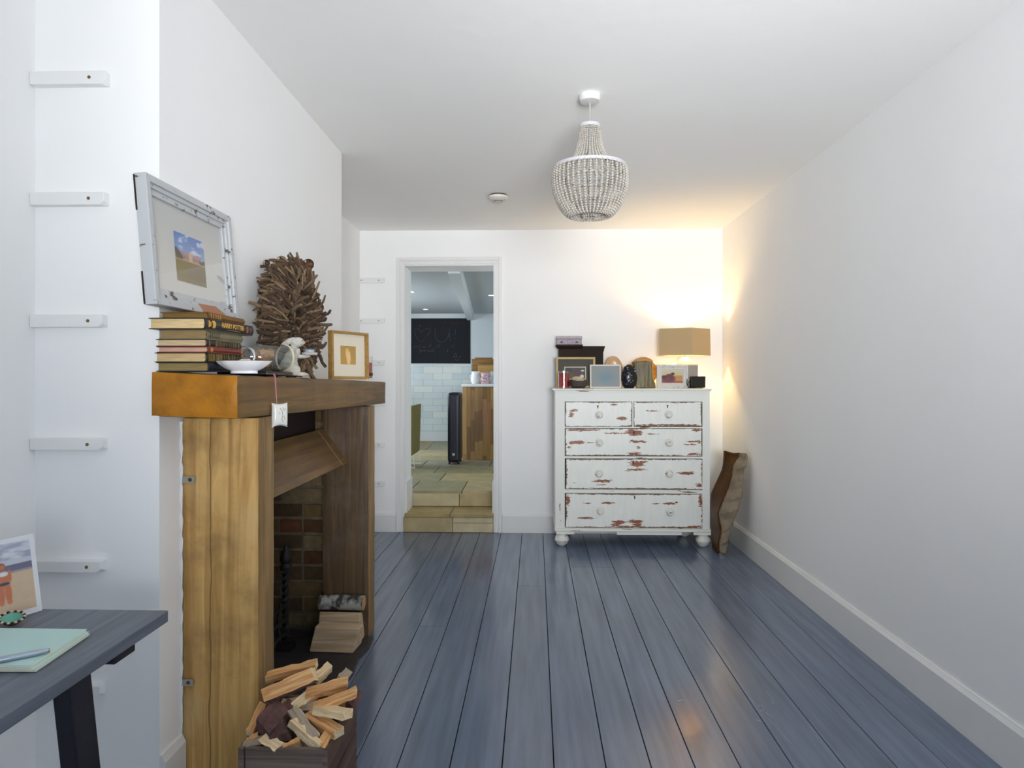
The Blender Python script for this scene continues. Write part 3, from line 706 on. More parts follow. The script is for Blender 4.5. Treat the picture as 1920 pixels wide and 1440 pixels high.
# fire basket
M_iron = mat('cast_iron', (.012, .010, .010, 1), rough=.6, var=.3, bump=.3)
fp = at(535, 1222, 2.97); fx = fp.x
gr = thing('fire_grate', 'black wrought iron fire grate with twisted post inside the fireplace', 'grate', (fx, 2.7, .012))
mb = MB(); mb.box(fx - .035, fx + .035, 2.94, 3.01, .013, .035); mb.box(fx - .025, fx + .025, 2.95, 3.0, .035, .055); mb.build('foot', M_iron, gr)
def twist_post(y, nm):
    mb = MB(); n = 40; vs = []; fs = []
    for i in range(n + 1):
        t = i / n; z = .05 + .33 * t; a = t * PI * 5; r = .016
        for k in range(4):
            vs.append((fx + r * math.cos(a + k * PI / 2), y + r * math.sin(a + k * PI / 2), z))
    for i in range(n):
        for k in range(4): fs.append((i * 4 + k, i * 4 + (k + 1) % 4, (i + 1) * 4 + (k + 1) % 4, (i + 1) * 4 + k))
    mb.add(vs, fs); mb.build(nm, M_iron, gr)
    mb = MB(); mb.lathe([(0, .37), (.024, .375), (.028, .39), (.018, .405), (.026, .42), (.026, .43), (.014, .46), (.006, .485), (0, .49)], cx=fx, cy=y, n=14); mb.build('finial', M_iron, gr)
twist_post(2.975, 'post'); twist_post(2.12, 'post')
mb = MB(); mb.box(fx - .035, fx + .035, 2.085, 2.155, .013, .05); mb.build('foot', M_iron, gr)
for zz in (.09, .155, .22): 
    mb = MB(); mb.tube([(fx, 2.12, zz), (fx, 2.975, zz)], .007, n=6); mb.build('bar', M_iron, gr)
for k in range(12):
    y = 2.19 + k * .065; mb = MB(); mb.tube([(fx, y, .07), (fx - .01, y, .16), (fx, y, .25)], .006, n=6); mb.build('rod', M_iron, gr)
for k in range(5):
    y = 2.2 + k * .17; mb = MB(); mb.tube([(fx - .012, y, .03 + 0 * k), (fx - .2, y, .03)], .008, n=6); mb.build('bar', M_iron, gr)

# birch logs in front of the far pier
M_split = wood('split_wood_pale', lin(170, 142, 108), lin(218, 196, 164), 'X', rough=.75, fine=36, bump=.4, stain=lin(160, 120, 84), stain_amt=.4)
def birch_mat():
    m, nt, b = newmat('birch_bark'); L = nt.links.new; N = nt.nodes.new; setp(b, 'Roughness', .75)
    tc = N('ShaderNodeTexCoord'); mp = N('ShaderNodeMapping'); mp.inputs['Scale'].default_value = (34, 20, 20); L(tc.outputs['Object'], mp.inputs['Vector'])
    n = N('ShaderNodeTexNoise'); n.inputs['Scale'].default_value = 1; n.inputs['Detail'].default_value = 6; L(mp.outputs['Vector'], n.inputs['Vector'])
    r = N('ShaderNodeValToRGB'); e = r.color_ramp.elements; e[0].position = .4; e[0].color = lin(62, 60, 58); e[1].position = .56; e[1].color = lin(168, 168, 160)
    L(n.outputs['Fac'], r.inputs['Fac']); L(r.outputs['Color'], b.inputs['Base Color']); return m
M_birch = birch_mat()
def quadlog(nm, P, lab):
    t = thing(nm, lab, 'log', tuple(sum((Vector(p) for p in P[:4]), Vector()) / 4), group='logs stacked against the far pier')
    mb = MB(); mb.hexa(P); bevel(mb.build('split_face', M_split, t, smooth=False), .006, 3); return t
a0 = at(580, 1218, 2.95); a1 = at(664, 1221, 2.95); a2 = at(673, 1185, 3.0); a3 = at(588, 1180, 3.0)
quadlog('split_log', [(a0.x, 2.94, .013), (a1.x, 2.93, .013), (a1.x + .01, 3.045, .013), (a0.x + .01, 3.045, .013), (a0.x + .022, 2.965, .122), (a1.x + .025, 2.955, .118), (a1.x + .02, 3.04, .112), (a0.x + .025, 3.04, .118)], 'lowest and nearest pale split log on the hearth')
b0 = at(593, 1180, 3.05); b1 = at(676, 1180, 3.05)
t = quadlog('split_log', [(b0.x, 3.052, .013), (b1.x, 3.052, .013), (b1.x, 3.13, .013), (b0.x, 3.13, .013), (b0.x + .012, 3.056, .155), (b1.x - .004, 3.056, .152), (b1.x - .01, 3.125, .13), (b0.x + .01, 3.125, .13)], 'middle pale split log, upright edge behind the nearest log')
c0 = at(600, 1146, 3.09); c1 = at(682, 1145, 3.09)
t = thing('birch_log', 'round birch log with silver bark on top of the split logs', 'log', ((c0.x + c1.x) / 2, 3.09, .15), group='logs stacked against the far pier')
mb = MB(); mb.tube([(c0.x, 3.092, .186), ((c0.x + c1.x) / 2, 3.095, .1875), (c1.x, 3.092, .186)], [.033, .035, .034], n=22, cap=False); mb.build('bark', M_birch, t)
for (xx, s) in ((c0.x, -1), (c1.x, 1)):
    mb = MB(); M = Matrix.Translation((xx, 3.092, .186)) @ Matrix.Rotation(PI / 2, 4, 'Y'); mb.lathe([(0, s * .002), (.02, s * .0015), (.034, 0)], n=22, M=M); mb.build('cut_end', mat('cut_birch_end', lin(190, 142, 92), rough=.8, var=.1, vs=40), t)

# ------------------------------------------------------------------ kindling box
BZ = .30
k0 = at(443, 1412, 1.675); k1 = at(614, 1410, 1.675); k2 = at(682, 1304, 1.975)
bx = thing('kindling_box', 'weathered grey brown wooden crate full of kindling beside the near pier', 'crate', (k0.x * .5 + k1.x * .5, 1.82, 0))
M_crate = wood('crate_wood', lin(84, 70, 62), lin(126, 110, 98), 'X', rough=.7, fine=36, bump=.4, stain=lin(66, 50, 42), stain_amt=.5)
M_crate2 = wood('crate_wood_side', lin(70, 50, 42), lin(104, 78, 64), 'Y', rough=.7, fine=36, bump=.4, stain=lin(50, 36, 32), stain_amt=.5)
xl, xr_ = k0.x + .003, k1.x; yf, yb = 1.675, 1.965; th = .014
def board(x0, x1, y0, y1, z0, z1, m, nm='plank'):
    mb = MB(); mb.rough(x0, x1, y0, y1, z0, z1, n=(6 if x1 - x0 > .1 else 1, 6 if y1 - y0 > .1 else 1, 3), amp=.0012, fr=12); return mb.build(nm, m, bx)
for z0, z1 in ((.004, .095), (.10, .195), (.20, BZ)):
    board(xl + .018, xr_ - .012, yf, yf + th, z0, z1, M_crate); board(xl + .016, xr_ - .01, yb - th, yb, z0, z1, M_crate)
    for s_, xx in ((0, xl), (1, xr_ - th)):
        board(xx, xx + th, yf + .003, yb, z0, z1, M_crate2)
board(xl + .001, xl + .018, yf - .004, yf + .014, .002, BZ + .001, M_crate, 'corner_post'); board(xr_ - .014, xr_ + .001, yf - .004, yf + .003, .002, BZ - .001, M_crate, 'corner_post')
board(xl + th, xr_ - th, yf + th, yb - th, .01, .022, M_crate2, 'base_board')

M_kin = {'o': wood('kindling_orange', lin(186, 124, 68), lin(232, 188, 130), 'X', rough=.75, fine=90, bump=.6),
         'c': wood('kindling_cream', lin(208, 172, 122), lin(242, 222, 184), 'X', rough=.75, fine=90, bump=.6),
         'g': wood('kindling_grey', lin(132, 114, 94), lin(190, 172, 150), 'X', rough=.8, fine=90, bump=.4),
         'b': mat('kindling_bark', lin(98, 70, 66), rough=.9, var=.4, vs=30, bump=1.2, bs=45)}
def stick(p, q, wd, ht, roll, m, label, bark=False, tri=False, endc=None):
    p = Vector(p); q = Vector(q); d = q - p; L_ = d.length; d.normalize()
    up = Vector((0, 0, 1)); side = d.cross(up).normalized(); up2 = side.cross(d).normalized()
    R = Matrix((d, side, up2)).transposed().to_3x3() @ Matrix.Rotation(roll, 3, 'X')
    rr = random
    t = thing('kindling_stick', label, 'firewood', tuple((p + q) / 2), tuple(R.to_euler()), group='kindling heaped in the crate')
    pr = [(-wd / 2, -ht / 2), (wd / 2, -ht / 2), (wd / 2, ht / 2), (-wd / 2, ht / 2)]
    if tri: pr = [(-wd / 2, -ht / 2), (wd / 2, -ht / 2), (wd * .15, ht / 2), (-wd * .2, ht / 2)]
    mb = MB(); ns = 6; vs = []
    for i in range(ns + 1):
        u = -L_ / 2 + L_ * i / ns; j = .0018; cut = .35
        for k, (a, b_) in enumerate(pr):
            sc = 1 + rr.uniform(-.05, .05)
            uu = u + ((a * cut) if i in (0, ns) else 0)
            vs.append((uu, a * sc + rr.uniform(-j, j), b_ * sc + rr.uniform(-j, j)))
    n = 4; fs = []; mi = []
    for i in range(ns):
        for k in range(n): fs.append((i * n + k, i * n + (k + 1) % n, (i + 1) * n + (k + 1) % n, (i + 1) * n + k)); mi.append(1 if bark and k == 0 else 0)
    fs += [(3, 2, 1, 0), tuple(ns * n + k for k in range(4))]; mi += [2, 2]
    mb.add(vs, fs); mb.mi = mi
    mb.build('split_wood', [M_kin[m], M_kin['b'] if bark else M_kin[m], M_kin[endc or 'c' if m != 'b' else 'b']], t, local=True, ang=25)
    if bark:
        mb = MB(); mb.rough(-L_ / 2 + .004, L_ / 2 - .004, -wd / 2 + .002, wd / 2 - .002, -ht / 2 - .006, -ht / 2 + .003, n=(10, 4, 1), amp=.0022, fr=30); mb.build('bark', M_kin['b'], t, local=True)
    return t
def hy(y): return 1.695 + (1400 - y) * .00125
def S(x0, y0, x1, y1, wd, ht, roll, m, label, bark=False, tri=False, d0=0, d1=0, **k):
    return stick(at(x0, y0, hy(y0) + d0), at(x1, y1, hy(y1) + d1), wd, ht, roll, m, label, bark, tri, **k)
S(500, 1270, 594, 1246, .022, .022, .3, 'o', 'pale orange stick at the very back top of the kindling heap', d1=.02)
S(497, 1304, 590, 1264, .034, .036, -.55, 'o', 'thick cream topped split stick with bark beneath, top of heap', bark=True, d0=-.03, d1=-.02)
S(592, 1274, 618, 1250, .024, .022, .2, 'c', 'short stub of kindling poking up behind the thick barked stick', d0=.03, d1=.06)
S(574, 1302, 652, 1280, .03, .022, .15, 'o', 'orange stick lying second from top on the right', d0=-.01, d1=.02)
S(588, 1326, 668, 1294, .030, .024, .25, 'o', 'long honey coloured stick lying across the right side of the heap', tri=True, d0=-.03, d1=-.02)
S(596, 1330, 652, 1340, .034, .022, -.2, 'c', 'wide cream stick with sawn end facing the right crate side', d0=-.02, d1=-.03)
S(577, 1342, 636, 1374, .030, .028, .3, 'o', 'smooth salmon stick sloping down to the right crate side')
S(549, 1332, 590, 1384, .026, .022, .5, 'g', 'greyish weathered stick sloping steeply down the middle', d0=-.03, d1=-.01)
S(547, 1354, 602, 1402, .018, .022, .1, 'c', 'thin cream stick with dark underside in the front middle', bark=True, d0=-.03, d1=0)
S(493, 1372, 530, 1330, .060, .040, .2, 'b', 'broad dark reddish bark chunk on the left of the heap', d0=-.02, d1=0)
S(525, 1385, 516, 1340, .045, .030, -.5, 'b', 'rough grey and red bark slab leaning below the broad chunk', d0=-.02)
S(493, 1382, 524, 1402, .026, .014, .7, 'c', 'thin white split flake at the front left of the heap', d0=-.02, d1=-.01)
S(468, 1376, 493, 1322, .020, .02, .2, 'o', 'orange stick standing against the left crate side', d0=0, d1=.02)
S(531, 1402, 563, 1386, .026, .022, .7, 'o', 'short orange wedge at the front edge of the crate', tri=True, d0=-.0)
S(456, 1400, 492, 1388, .022, .016, .2, 'g', 'short grey stick at the front left corner of the crate')
S(462, 1392, 484, 1380, .018, .012, .5, 'o', 'small splinter behind the short grey stick at front left')
S(600, 1404, 618, 1372, .024, .024, .4, 'o', 'stubby stick end against the right front corner of the crate', d0=0, d1=.01)
S(655, 1326, 672, 1296, .028, .02, .8, 'b', 'brown bark piece wedged at the back right corner', d0=.02, d1=.03)
S(636, 1278, 652, 1262, .026, .02, .4, 'g', 'short grey stub at the back right of the heap', d0=.05, d1=.09)
S(548, 1330, 588, 1300, .026, .02, .6, 'c', 'pale short piece in the centre between the barked stick and honey stick', d0=0, d1=0)
S(612, 1318, 660, 1312, .024, .018, .4, 'o', 'amber stick under the long honey coloured stick', d0=.02, d1=.02)
S(524, 1350, 548, 1318, .03, .022, .3, 'b', 'dark bark piece under the thick barked stick', d0=.0, d1=.0)
S(500, 1398, 560, 1404, .02, .014, .2, 'g', 'flat grey stick lying along the front board', d0=.01, d1=.01)
S(560, 1396, 600, 1392, .018, .014, .2, 'c', 'thin pale stick lying low along the front board', d0=.03, d1=.02)
for k in range(18):
    z = .06 + .2 * (k // 7) / 4 + random.uniform(0, .02); a = random.uniform(-.7, .7)
    cx, cy = random.uniform(-.69, -.58), random.uniform(1.77, 1.87); l = .05
    if k > 11: z = .30 + random.uniform(0, .045); cx = random.uniform(-.68, -.58); cy = random.uniform(1.80, 1.89)
    stick((cx - l * math.cos(a), cy - l * math.sin(a) * .8, z), (cx + l * math.cos(a), cy + l * math.sin(a) * .8, z + random.uniform(-.02, .02)), .026, .024, random.uniform(0, 1), random.choice('oocgb'), 'buried kindling stick glimpsed between the upper sticks of the crate')

# ------------------------------------------------------------------ things on the mantel
# book pile
def book(y0, y1, xb, xs, z0, z1, mc, mp, label, rot=0, boards=True, round_=.006, ov=.004, plab=None):
    """near end of block faces the camera, spine faces the room"""
    t = thing('book', label, 'book', ((xb + xs) / 2, (y0 + y1) / 2, z0), (0, 0, rot), group='hardback books piled on the mantel beam')
    lx0, lx1 = (xb - xs) / 2, (xs - xb) / 2; ly0, ly1 = (y0 - y1) / 2, (y1 - y0) / 2; h = z1 - z0; bt = .0022
    mb = MB(); mb.box(lx0, lx1 - .002, ly0, ly1, 0, bt); mb.box(lx0, lx1 - .002, ly0, ly1, h - bt, h)
    n = 7; pr = [(lx1 - .004 + round_ * math.sin(PI * k / (n - 1)), h * k / (n - 1)) for k in range(n)]; pi_ = [(a - .0025, min(max(b_, bt), h - bt)) for a, b_ in pr]
    vs = [(a, y, b_) for y in (ly0, ly1) for a, b_ in pr + pi_[::-1]]; m = 2 * n
    mb.add(vs, [(k, (k + 1), m + k + 1, m + k) for k in range(n - 1)] + [(k, (k + 1), m + k + 1, m + k) for k in range(n, m - 1)] + [(k, k + 1, m - 2 - k, m - 1 - k) for k in range(n - 1)] + [(m + k, m + k + 1, 2 * m - 2 - k, 2 * m - 1 - k) for k in range(n - 1)])
    mb.build('cover', mc, t, local=True)
    mb = MB(); mb.box(lx0 + ov, lx1 - .006, ly0 + ov, ly1 - ov, bt + .0002, h - bt - .0002)
    p = mb.build('page_block', mp, t, local=True, smooth=False)
    return t, lx1, ly0, ly1, h
def cloth(n, c, r=.55): return mat('book_' + n, lin(*c), rough=r, var=.1, vs=25, bump=.15, bs=250)
def pages(n, c): return wood('pages_' + n, lin(*[int(q * .86) for q in c]), lin(*c), 'X', rough=.8, fine=500, bump=.3, distort=.2)
XS = -.857
zb = ztop(1.72, -1.0) + .001
zs = [zb, zb + .0245, zb + .0505, zb + .0665, zb + .086, zb + .111, zb + .1405, zb + .158]
b1, *_ = book(1.716, 1.915, -.995, XS + .004, zs[0], zs[1], cloth('navy', (24, 28, 42)), pages('olive', (150, 128, 78)), 'bottom book of the mantel pile with navy cover and olive page edges')
def bands(t, lx, ly0, ly1, h, cols, nm, seed=0, zz=(.1, .9)):
    r = random.Random(seed); mb = MB()
    y = ly0 + .008
    while y < ly1 - .008:
        w_ = r.choice((.0015, .003, .006)); 
        if r.random() < .72: mb.box(lx + .0008, lx + .0028, y, y + w_, h * zz[0], h * zz[1])
        y += w_ + r.choice((.002, .004, .008))
    return mb.build(nm, mat('gilt_' + nm + str(cols), lin(*cols), rough=.35, metal=.5, var=.2), t, local=True)
b2, lx, a, b_, h = book(1.712, 1.925, -.997, XS, zs[1], zs[2], cloth('darkgreen', (34, 36, 28)), pages('speckled', (214, 184, 132)), 'thick dark green gilt banded book, second from bottom of the pile'); bands(b2, lx - .0005, a, b_, h, (116, 98, 48), 'gilt_bands', 1)
b3, lx, a, b_, h = book(1.714, 1.922, -.992, XS + .004, zs[2], zs[3], mat('book_red', lin(122, 36, 24), rough=.35, var=.15), pages('pink', (214, 172, 148)), 'thin glossy red book in the middle of the mantel pile'); 
mb = MB(); mb.box(lx + .0005, lx + .0026, a + .008, a + .02, h * .2, h * .8); mb.box(lx + .0005, lx + .0026, b_ - .016, b_ - .008, h * .2, h * .8); mb.build('gilt_ornament', mat('gilt', lin(190, 130, 50), rough=.3, metal=.6), b3, local=True)
b4, lx, a, b_, h = book(1.713, 1.918, -.994, XS, zs[3], zs[4], cloth('marbled', (46, 42, 36)), pages('cream', (222, 194, 150)), 'dark marbled book with cream page edges above the red one'); bands(b4, lx - .0005, a, b_, h, (100, 86, 56), 'gilt_bands', 5)
b5, lx, a, b_, h = book(1.716, 1.928, -.988, XS, zs[4], zs[5], cloth('sage', (118, 110, 82)), pages('tan', (166, 138, 92)), 'faded sage cloth book directly under the tall black book')
mb = MB()
for k in range(5): mb.box(lx + .0012, lx + .0026, a + .012 + k * .012, a + .015 + k * .012, h * .2, h * (.8 - .1 * (k % 2)))
mb.build('title_marks', mat('faded_ink', lin(74, 70, 54), rough=.7), b5, local=True)
b6, lx, a, b_, h = book(1.690, 1.985, -1.000, XS + .008, zs[5], zs[6], mat('book_black', lin(18, 17, 24), rough=.4, var=.1), pages('ivory', (232, 202, 148)), 'tall black hardback with gold title lettering, widest in the pile', rot=0)
M_gold = mat('gold_foil', lin(214, 168, 74), rough=.35, metal=.4, var=.15)
MT = Matrix.Translation((lx + .0026, a + .085, h * .36)) @ Matrix.Rotation(PI / 2, 4, 'Z') @ Matrix.Rotation(PI / 2, 4, 'X')
textmesh('title_lettering', 'HARRY POTTER', .0195, M_gold, b6, MT, bold=.0003)
MT = Matrix.Translation((lx + .0022, a + .115, h * .14)) @ Matrix.Rotation(PI / 2, 4, 'Z') @ Matrix.Rotation(PI / 2, 4, 'X')
mb = MB()
for k in range(14): mb.box(lx + .0014, lx + .0024, a + .12 + k * .006, a + .124 + k * .006, h * .16, h * .22)
mb.build('subtitle_marks', mat('dull_gold', lin(130, 110, 70), rough=.5), b6, local=True)
mb = MB(); mb.ball((lx - .001, a + .046, h * .52), .011, (.35, 1.25, 1.0), nu=12, nv=8); mb.box(lx + .0012, lx + .003, a + .014, a + .018, h * .2, h * .8); mb.box(lx + .0012, lx + .003, a + .022, a + .026, h * .3, h * .7)
mb.ball((lx - .001, b_ - .022, h * .5), .008, (.35, 1, 1), nu=12, nv=8); mb.build('gold_emblem', M_gold, b6, local=True)
mb = MB(); mb.box(lx + .0008, lx + .0026, b_ - .052, b_ - .042, h * .2, h * .85); mb.build('red_band', mat('red_foil', lin(150, 60, 40), rough=.4), b6, local=True)
b7, lx, a, b_, h = book(1.718, 1.935, -.985, XS + .003, zs[6], zs[7], cloth('brown', (116, 78, 28)), pages('mustard', (132, 104, 46)), 'brown cloth book on top of the pile under the picture frame')
mb = MB()
for k in range(5): mb.box(lx + .0012, lx + .0028, a + .008 + k * .013, a + .011 + k * .013, h * .15, h * .85)
mb.build('title_marks', mat('brown_gilt', lin(160, 120, 60), rough=.5), b7, local=True)

# picture frames
M_glass = pane('picture_glass', refl=.03)
def framed(nm, label, w_, h_, bw, dp, M_fr, loc, yaw, lean, picfn, prect, matcol, prof='step', cat='picture frame', M_side=None, rim=None, glass=True, res=(90, 60), group=None, roll=0):
    """frame standing on its bottom edge, facing local -y"""
    t = thing(nm, label, cat, loc, (-lean, roll, yaw), group=group)
    mb = MB()
    if prof == 'step': levels = [(0, bw * .42, dp, .0), (bw * .38, bw * .66, dp * .8, 0), (bw * .62, bw, dp * .62, 0)]
    elif prof == 'flat': levels = [(0, bw, dp, 0)]
    else: levels = [(0, bw, dp * .75, 0), (0, bw * .3, dp, 0), (bw * .8, bw, dp * .88, 0)]
    for (a, b_, d, _) in levels:
        x0, x1, z0, z1 = -w_ / 2, w_ / 2, 0, h_
        o = [(x0 + a, z0 + a), (x1 - a, z0 + a), (x1 - a, z1 - a), (x0 + a, z1 - a)]; i = [(x0 + b_, z0 + b_), (x1 - b_, z0 + b_), (x1 - b_, z1 - b_), (x0 + b_, z1 - b_)]
        vs = [(x, -d, z) for x, z in o] + [(x, -d, z) for x, z in i] + [(x, 0, z) for x, z in o] + [(x, 0, z) for x, z in i]
        fs = []
        for k in range(4):
            n = (k + 1) % 4; fs += [(k, n, 4 + n, 4 + k), (8 + k, 12 + k, 12 + n, 8 + n), (k, 8 + k, 8 + n, n), (4 + k, 4 + n, 12 + n, 12 + k)]
        mb.add(vs, fs)
    bevel(mb.build('frame', M_fr, t, local=True, smooth=False), min(.002, bw * .12), 2)
    mb = MB(); mb.box(-w_ / 2 + bw * .9, w_ / 2 - bw * .9, -dp * .35, -.0005, bw * .9, h_ - bw * .9)
    mb.build('mount', mat('mount_' + str(matcol), lin(*matcol), rough=.85, var=.02), t, local=True, smooth=False)
    px0, px1, pz0, pz1 = prect
    mb = MB(); mb.grid((-w_ / 2 + w_ * px0, -dp * .35 - .0008, h_ * pz0), (w_ * (px1 - px0), 0, 0), (0, 0, h_ * (pz1 - pz0)), res[0], res[1], picfn)
    mb.build('print', colmat('printed_picture', .5), t, local=True, smooth=False)
    if rim:
        mb = MB(); e = rim[0]
        X0, X1, Z0, Z1 = -w_ / 2 + w_ * px0, -w_ / 2 + w_ * px1, h_ * pz0, h_ * pz1
        y0, y1 = -dp * .35 - .003, -dp * .35 - .0002
        mb.box(X0 - e, X0, y0, y1, Z0 - e, Z1 + e); mb.box(X1, X1 + e, y0, y1, Z0 - e, Z1 + e); mb.box(X0, X1, y0, y1, Z0 - e, Z0); mb.box(X0, X1, y0, y1, Z1, Z1 + e)
        mb.build('slip', rim[1], t, local=True, smooth=False)
    if glass:
        mb = MB(); mb.box(-w_ / 2 + bw * .8, w_ / 2 - bw * .8, -dp * .55, -dp * .5, bw * .8, h_ - bw * .8); mb.build('glass', M_glass, t, local=True, smooth=False)
    return t
def mixc(c0, c1, t): t = np.clip(t, 0, 1)[..., None]; return np.array(c0, float) * (1 - t) + np.array(c1, float) * t
def over(c, c1, m): m = np.clip(m, 0, 1)[..., None]; return c * (1 - m) + np.array(c1, float) * m
def sstep(a, b, x): t = np.clip((x - a) / (b - a), 0, 1); return t * t * (3 - 2 * t)
def ell(u, v, cx, cy, rx, ry, s=.25): return 1 - sstep(1 - s, 1 + s, np.sqrt(((u - cx) / rx) ** 2 + ((v - cy) / ry) ** 2))
def pic_hall(u, v):
    c = mixc((150, 175, 212), (86, 128, 200), v * 1.6 - .6)
    c = over(c, (205, 212, 228), sstep(.5, .72, fbm(u * 5, v * 9, 3)) * (v > .5))
    top = .60 + .05 * (np.abs(u - .48) < .09) + .03 * (np.abs(u - .24) < .05) + .03 * (np.abs(u - .74) < .06) + .015 * (np.sin(u * 90) > .3)
    b = (v < top) & (v > .46) & (u > .18) & (u < .88)
    c = over(c, (168, 128, 130), b); c = over(c, (112, 84, 100), b & (np.sin(u * 120) > .2) & (v > .49) & (v < .56)); c = over(c, (196, 170, 140), b & (np.abs(u - .5) < .06))
    tr = v < (.66 - .9 * np.clip(u - .06, 0, 1) * 1 + .04 * fbm(u * 20, v * 0, 5)); c = over(c, (58, 50, 40), tr & (u < .24) & (v > .44))
    tr = v < (.50 + .12 * fbm(u * 14, v * 0, 8)); c = over(c, (60, 58, 62), tr & (u > .80) & (v > .40))
    g = mixc((108, 96, 34), (92, 78, 30), u + .3 * fbm(u * 8, v * 14, 2)); g = over(g, (150, 124, 50), (v < .1) * .3)
    c = np.where((v < .46)[..., None], g, c); c = over(c, (186, 170, 110), (np.abs(v - .46) < .012) * .7)
    return c
M_shab = chipped('distressed_frame', lin(190, 193, 195), lin(92, 84, 76), .60, (26, 9, 26))
fr = framed('picture_frame', 'large distressed white picture frame with mansion print, tilted on the books', .470, .334, .046, .032, M_shab,
            (-.972, 1.858, zs[7] + .009), PI / 2, .085, pic_hall, (.315, .66, .25, .66), (206, 207, 203), res=(120, 80), roll=0)
mb = MB()
for z0, z1 in ((.002, .085), (.24, .33)): mb.box(-.2365, -.2347, -.004, 0, z0, z1)
mb.build('edge_wear', mat('bare_dark_edge', lin(40, 32, 26), rough=.8), fr, local=True)
# kraft card hanging below the frame
mb = MB(); a = Vector((-.862, 1.80, zs[7] + .018)); mb.hexa([(-.885, 1.762, zs[7] + .0005), (-.852, 1.812, zs[7] + .0005), (-.853, 1.813, zs[7] + .0005), (-.886, 1.763, zs[7] + .0005), (-.895, 1.742, zs[7] + .026), (-.868, 1.785, zs[7] + .022), (-.869, 1.786, zs[7] + .022), (-.896, 1.743, zs[7] + .026)])
tag(mb.build('kraft_card', mat('kraft_card', lin(152, 108, 82), rough=.85, var=.08)), 'small brown card propped against the big frame on the top book', 'card')
def pic_sepia(u, v):
    c = mixc((196, 148, 62), (176, 140, 62), v + .3 * fbm(u * 6, v * 6, 4)); 
    c = over(c, (232, 196, 140), ell(u, v, .52, .35, .13, .40)); c = over(c, (226, 190, 130), ell(u, v, .38, .62, .06, .26)); c = over(c, (222, 178, 112), ell(u, v, .47, .78, .08, .1) * .8)
    return c
M_goldfr = wood('gilt_wood', lin(140, 104, 48), lin(172, 134, 68), 'X', rough=.4, fine=40, bump=.1)
sm = framed('picture_frame', 'small gold framed sepia picture at the far end of the mantel', .214, .209, .011, .026, M_goldfr, (-.8125, 2.885, ztop(2.885) + .003), math.radians(57.5), .03, pic_sepia, (.29, .70, .31, .70), (222, 212, 192), prof='flat', roll=.012)
# candle glass at far end
def candle(nm, label, loc, r, h, fillh, mwax, tint, extra=True):
    t = thing(nm, label, 'candle', loc)
    mb = MB(); mb.lathe([(0, .0005), (r, .0005), (r, h), (r - .002, h), (r - .002, .008), (0, .008)], n=28); mb.build('glass_jar', pane('candle_glass', refl=.08), t, local=True)
    mb = MB(); mb.lathe([(0, .009), (r - .003, .009), (r - .003, fillh), (0, fillh - .002)], n=24); mb.build('wax', mwax, t, local=True)
    mb = MB(); mb.tube([(0, 0, fillh - .002), (.001, 0, fillh + .009)], .0012, n=6); mb.build('wick', M_dark, t, local=True)
    return t
cg = candle('candle_jar', 'amber red candle in a glass beyond the gold frame', (-.775, 3.10, ztop(3.10) + .002), .0235, .112, .082, mat('amber_wax', lin(150, 52, 18), rough=.25, var=.15, vs=30), None)
mb = MB(); mb.lathe([(.0242, .02), (.0244, .02), (.0244, .034), (.0242, .034)], n=24); mb.build('dark_band', mat('dark_print', lin(50, 40, 30), rough=.5), cg, local=True)

# twig wreath
W0 = Vector((-.905, 2.46, ztop(2.475) + .224))
wr = thing('twig_wreath', 'large wreath of dark brown twigs leaning against the chimney breast', 'wreath', tuple(W0 - Vector((0, 0, .24))))
M_tw = [mat('twig_%s' % n, lin(*c), rough=.85, var=.25, vs=60, bump=.5, bs=120) for n, c in (('dark', (72, 56, 44)), ('mid', (98, 79, 60)), ('light', (126, 104, 78)), ('umber', (84, 64, 46)))]
rt = random.Random(11)
tw_me = []
for k in range(10):
    mb = MB(); n = 6; p = Vector((0, 0, 0)); pts = []; d = Vector((0, 0, 1)); 
    for i in range(n): pts.append(p.copy()); d = (d + Vector((rt.uniform(-.3, .3), rt.uniform(-.3, .3), 0))).normalized(); p = p + d * (1 / (n - 1))
    r0 = .052; rs_ = [r0 * rt.uniform(.8, 1.15) for i in range(n)]; rs_[-1] *= .75
    mb.tube(pts, rs_, n=6)
    o = mb.build('tmp', M_tw[k % 4], wr, local=True); tw_me.append(o.data); bpy.data.objects.remove(o)
RM, RT = .156, .058
def twig_place(phi, psi, ln, thick, me, name='twig', bury=.5):
    rad = Vector((0, math.cos(phi), math.sin(phi))); xx = Vector((1, 0, 0)); tan = Vector((0, -math.sin(phi), math.cos(phi)))
    nrm = rad * math.cos(psi) + xx * math.sin(psi)
    base = W0 + rad * RM + nrm * RT * .92
    flow = rad * math.sin(psi) - xx * math.cos(psi)
    d = (nrm * .12 + flow * .9 + Vector((0, 0, .40)) + tan * rt.uniform(-.22, .22) + Vector((rt.uniform(-.1, .1), rt.uniform(-.12, .12), rt.uniform(-.12, .12)))).normalized()
    o = bpy.data.objects.new(name, me); C.objects.link(o); o.parent = wr
    base = base - d * ln * bury
    tip = base + d * ln
    if min(base.x, tip.x) < BX + .012: base.x += BX + .014 - min(base.x, tip.x)
    zf = ztop(W0.y) + .008
    if min(base.z, tip.z) < zf: base.z += zf - min(base.z, tip.z)
    q = d.to_track_quat('Z', 'Y'); o.location = base - WM[wr.name].to_translation(); o.rotation_mode = 'QUATERNION'; o.rotation_quaternion = q @ Matrix.Rotation(rt.uniform(0, 6), 3, 'Z').to_quaternion()
    o.scale = (thick, thick, ln); return o
cnt = 0
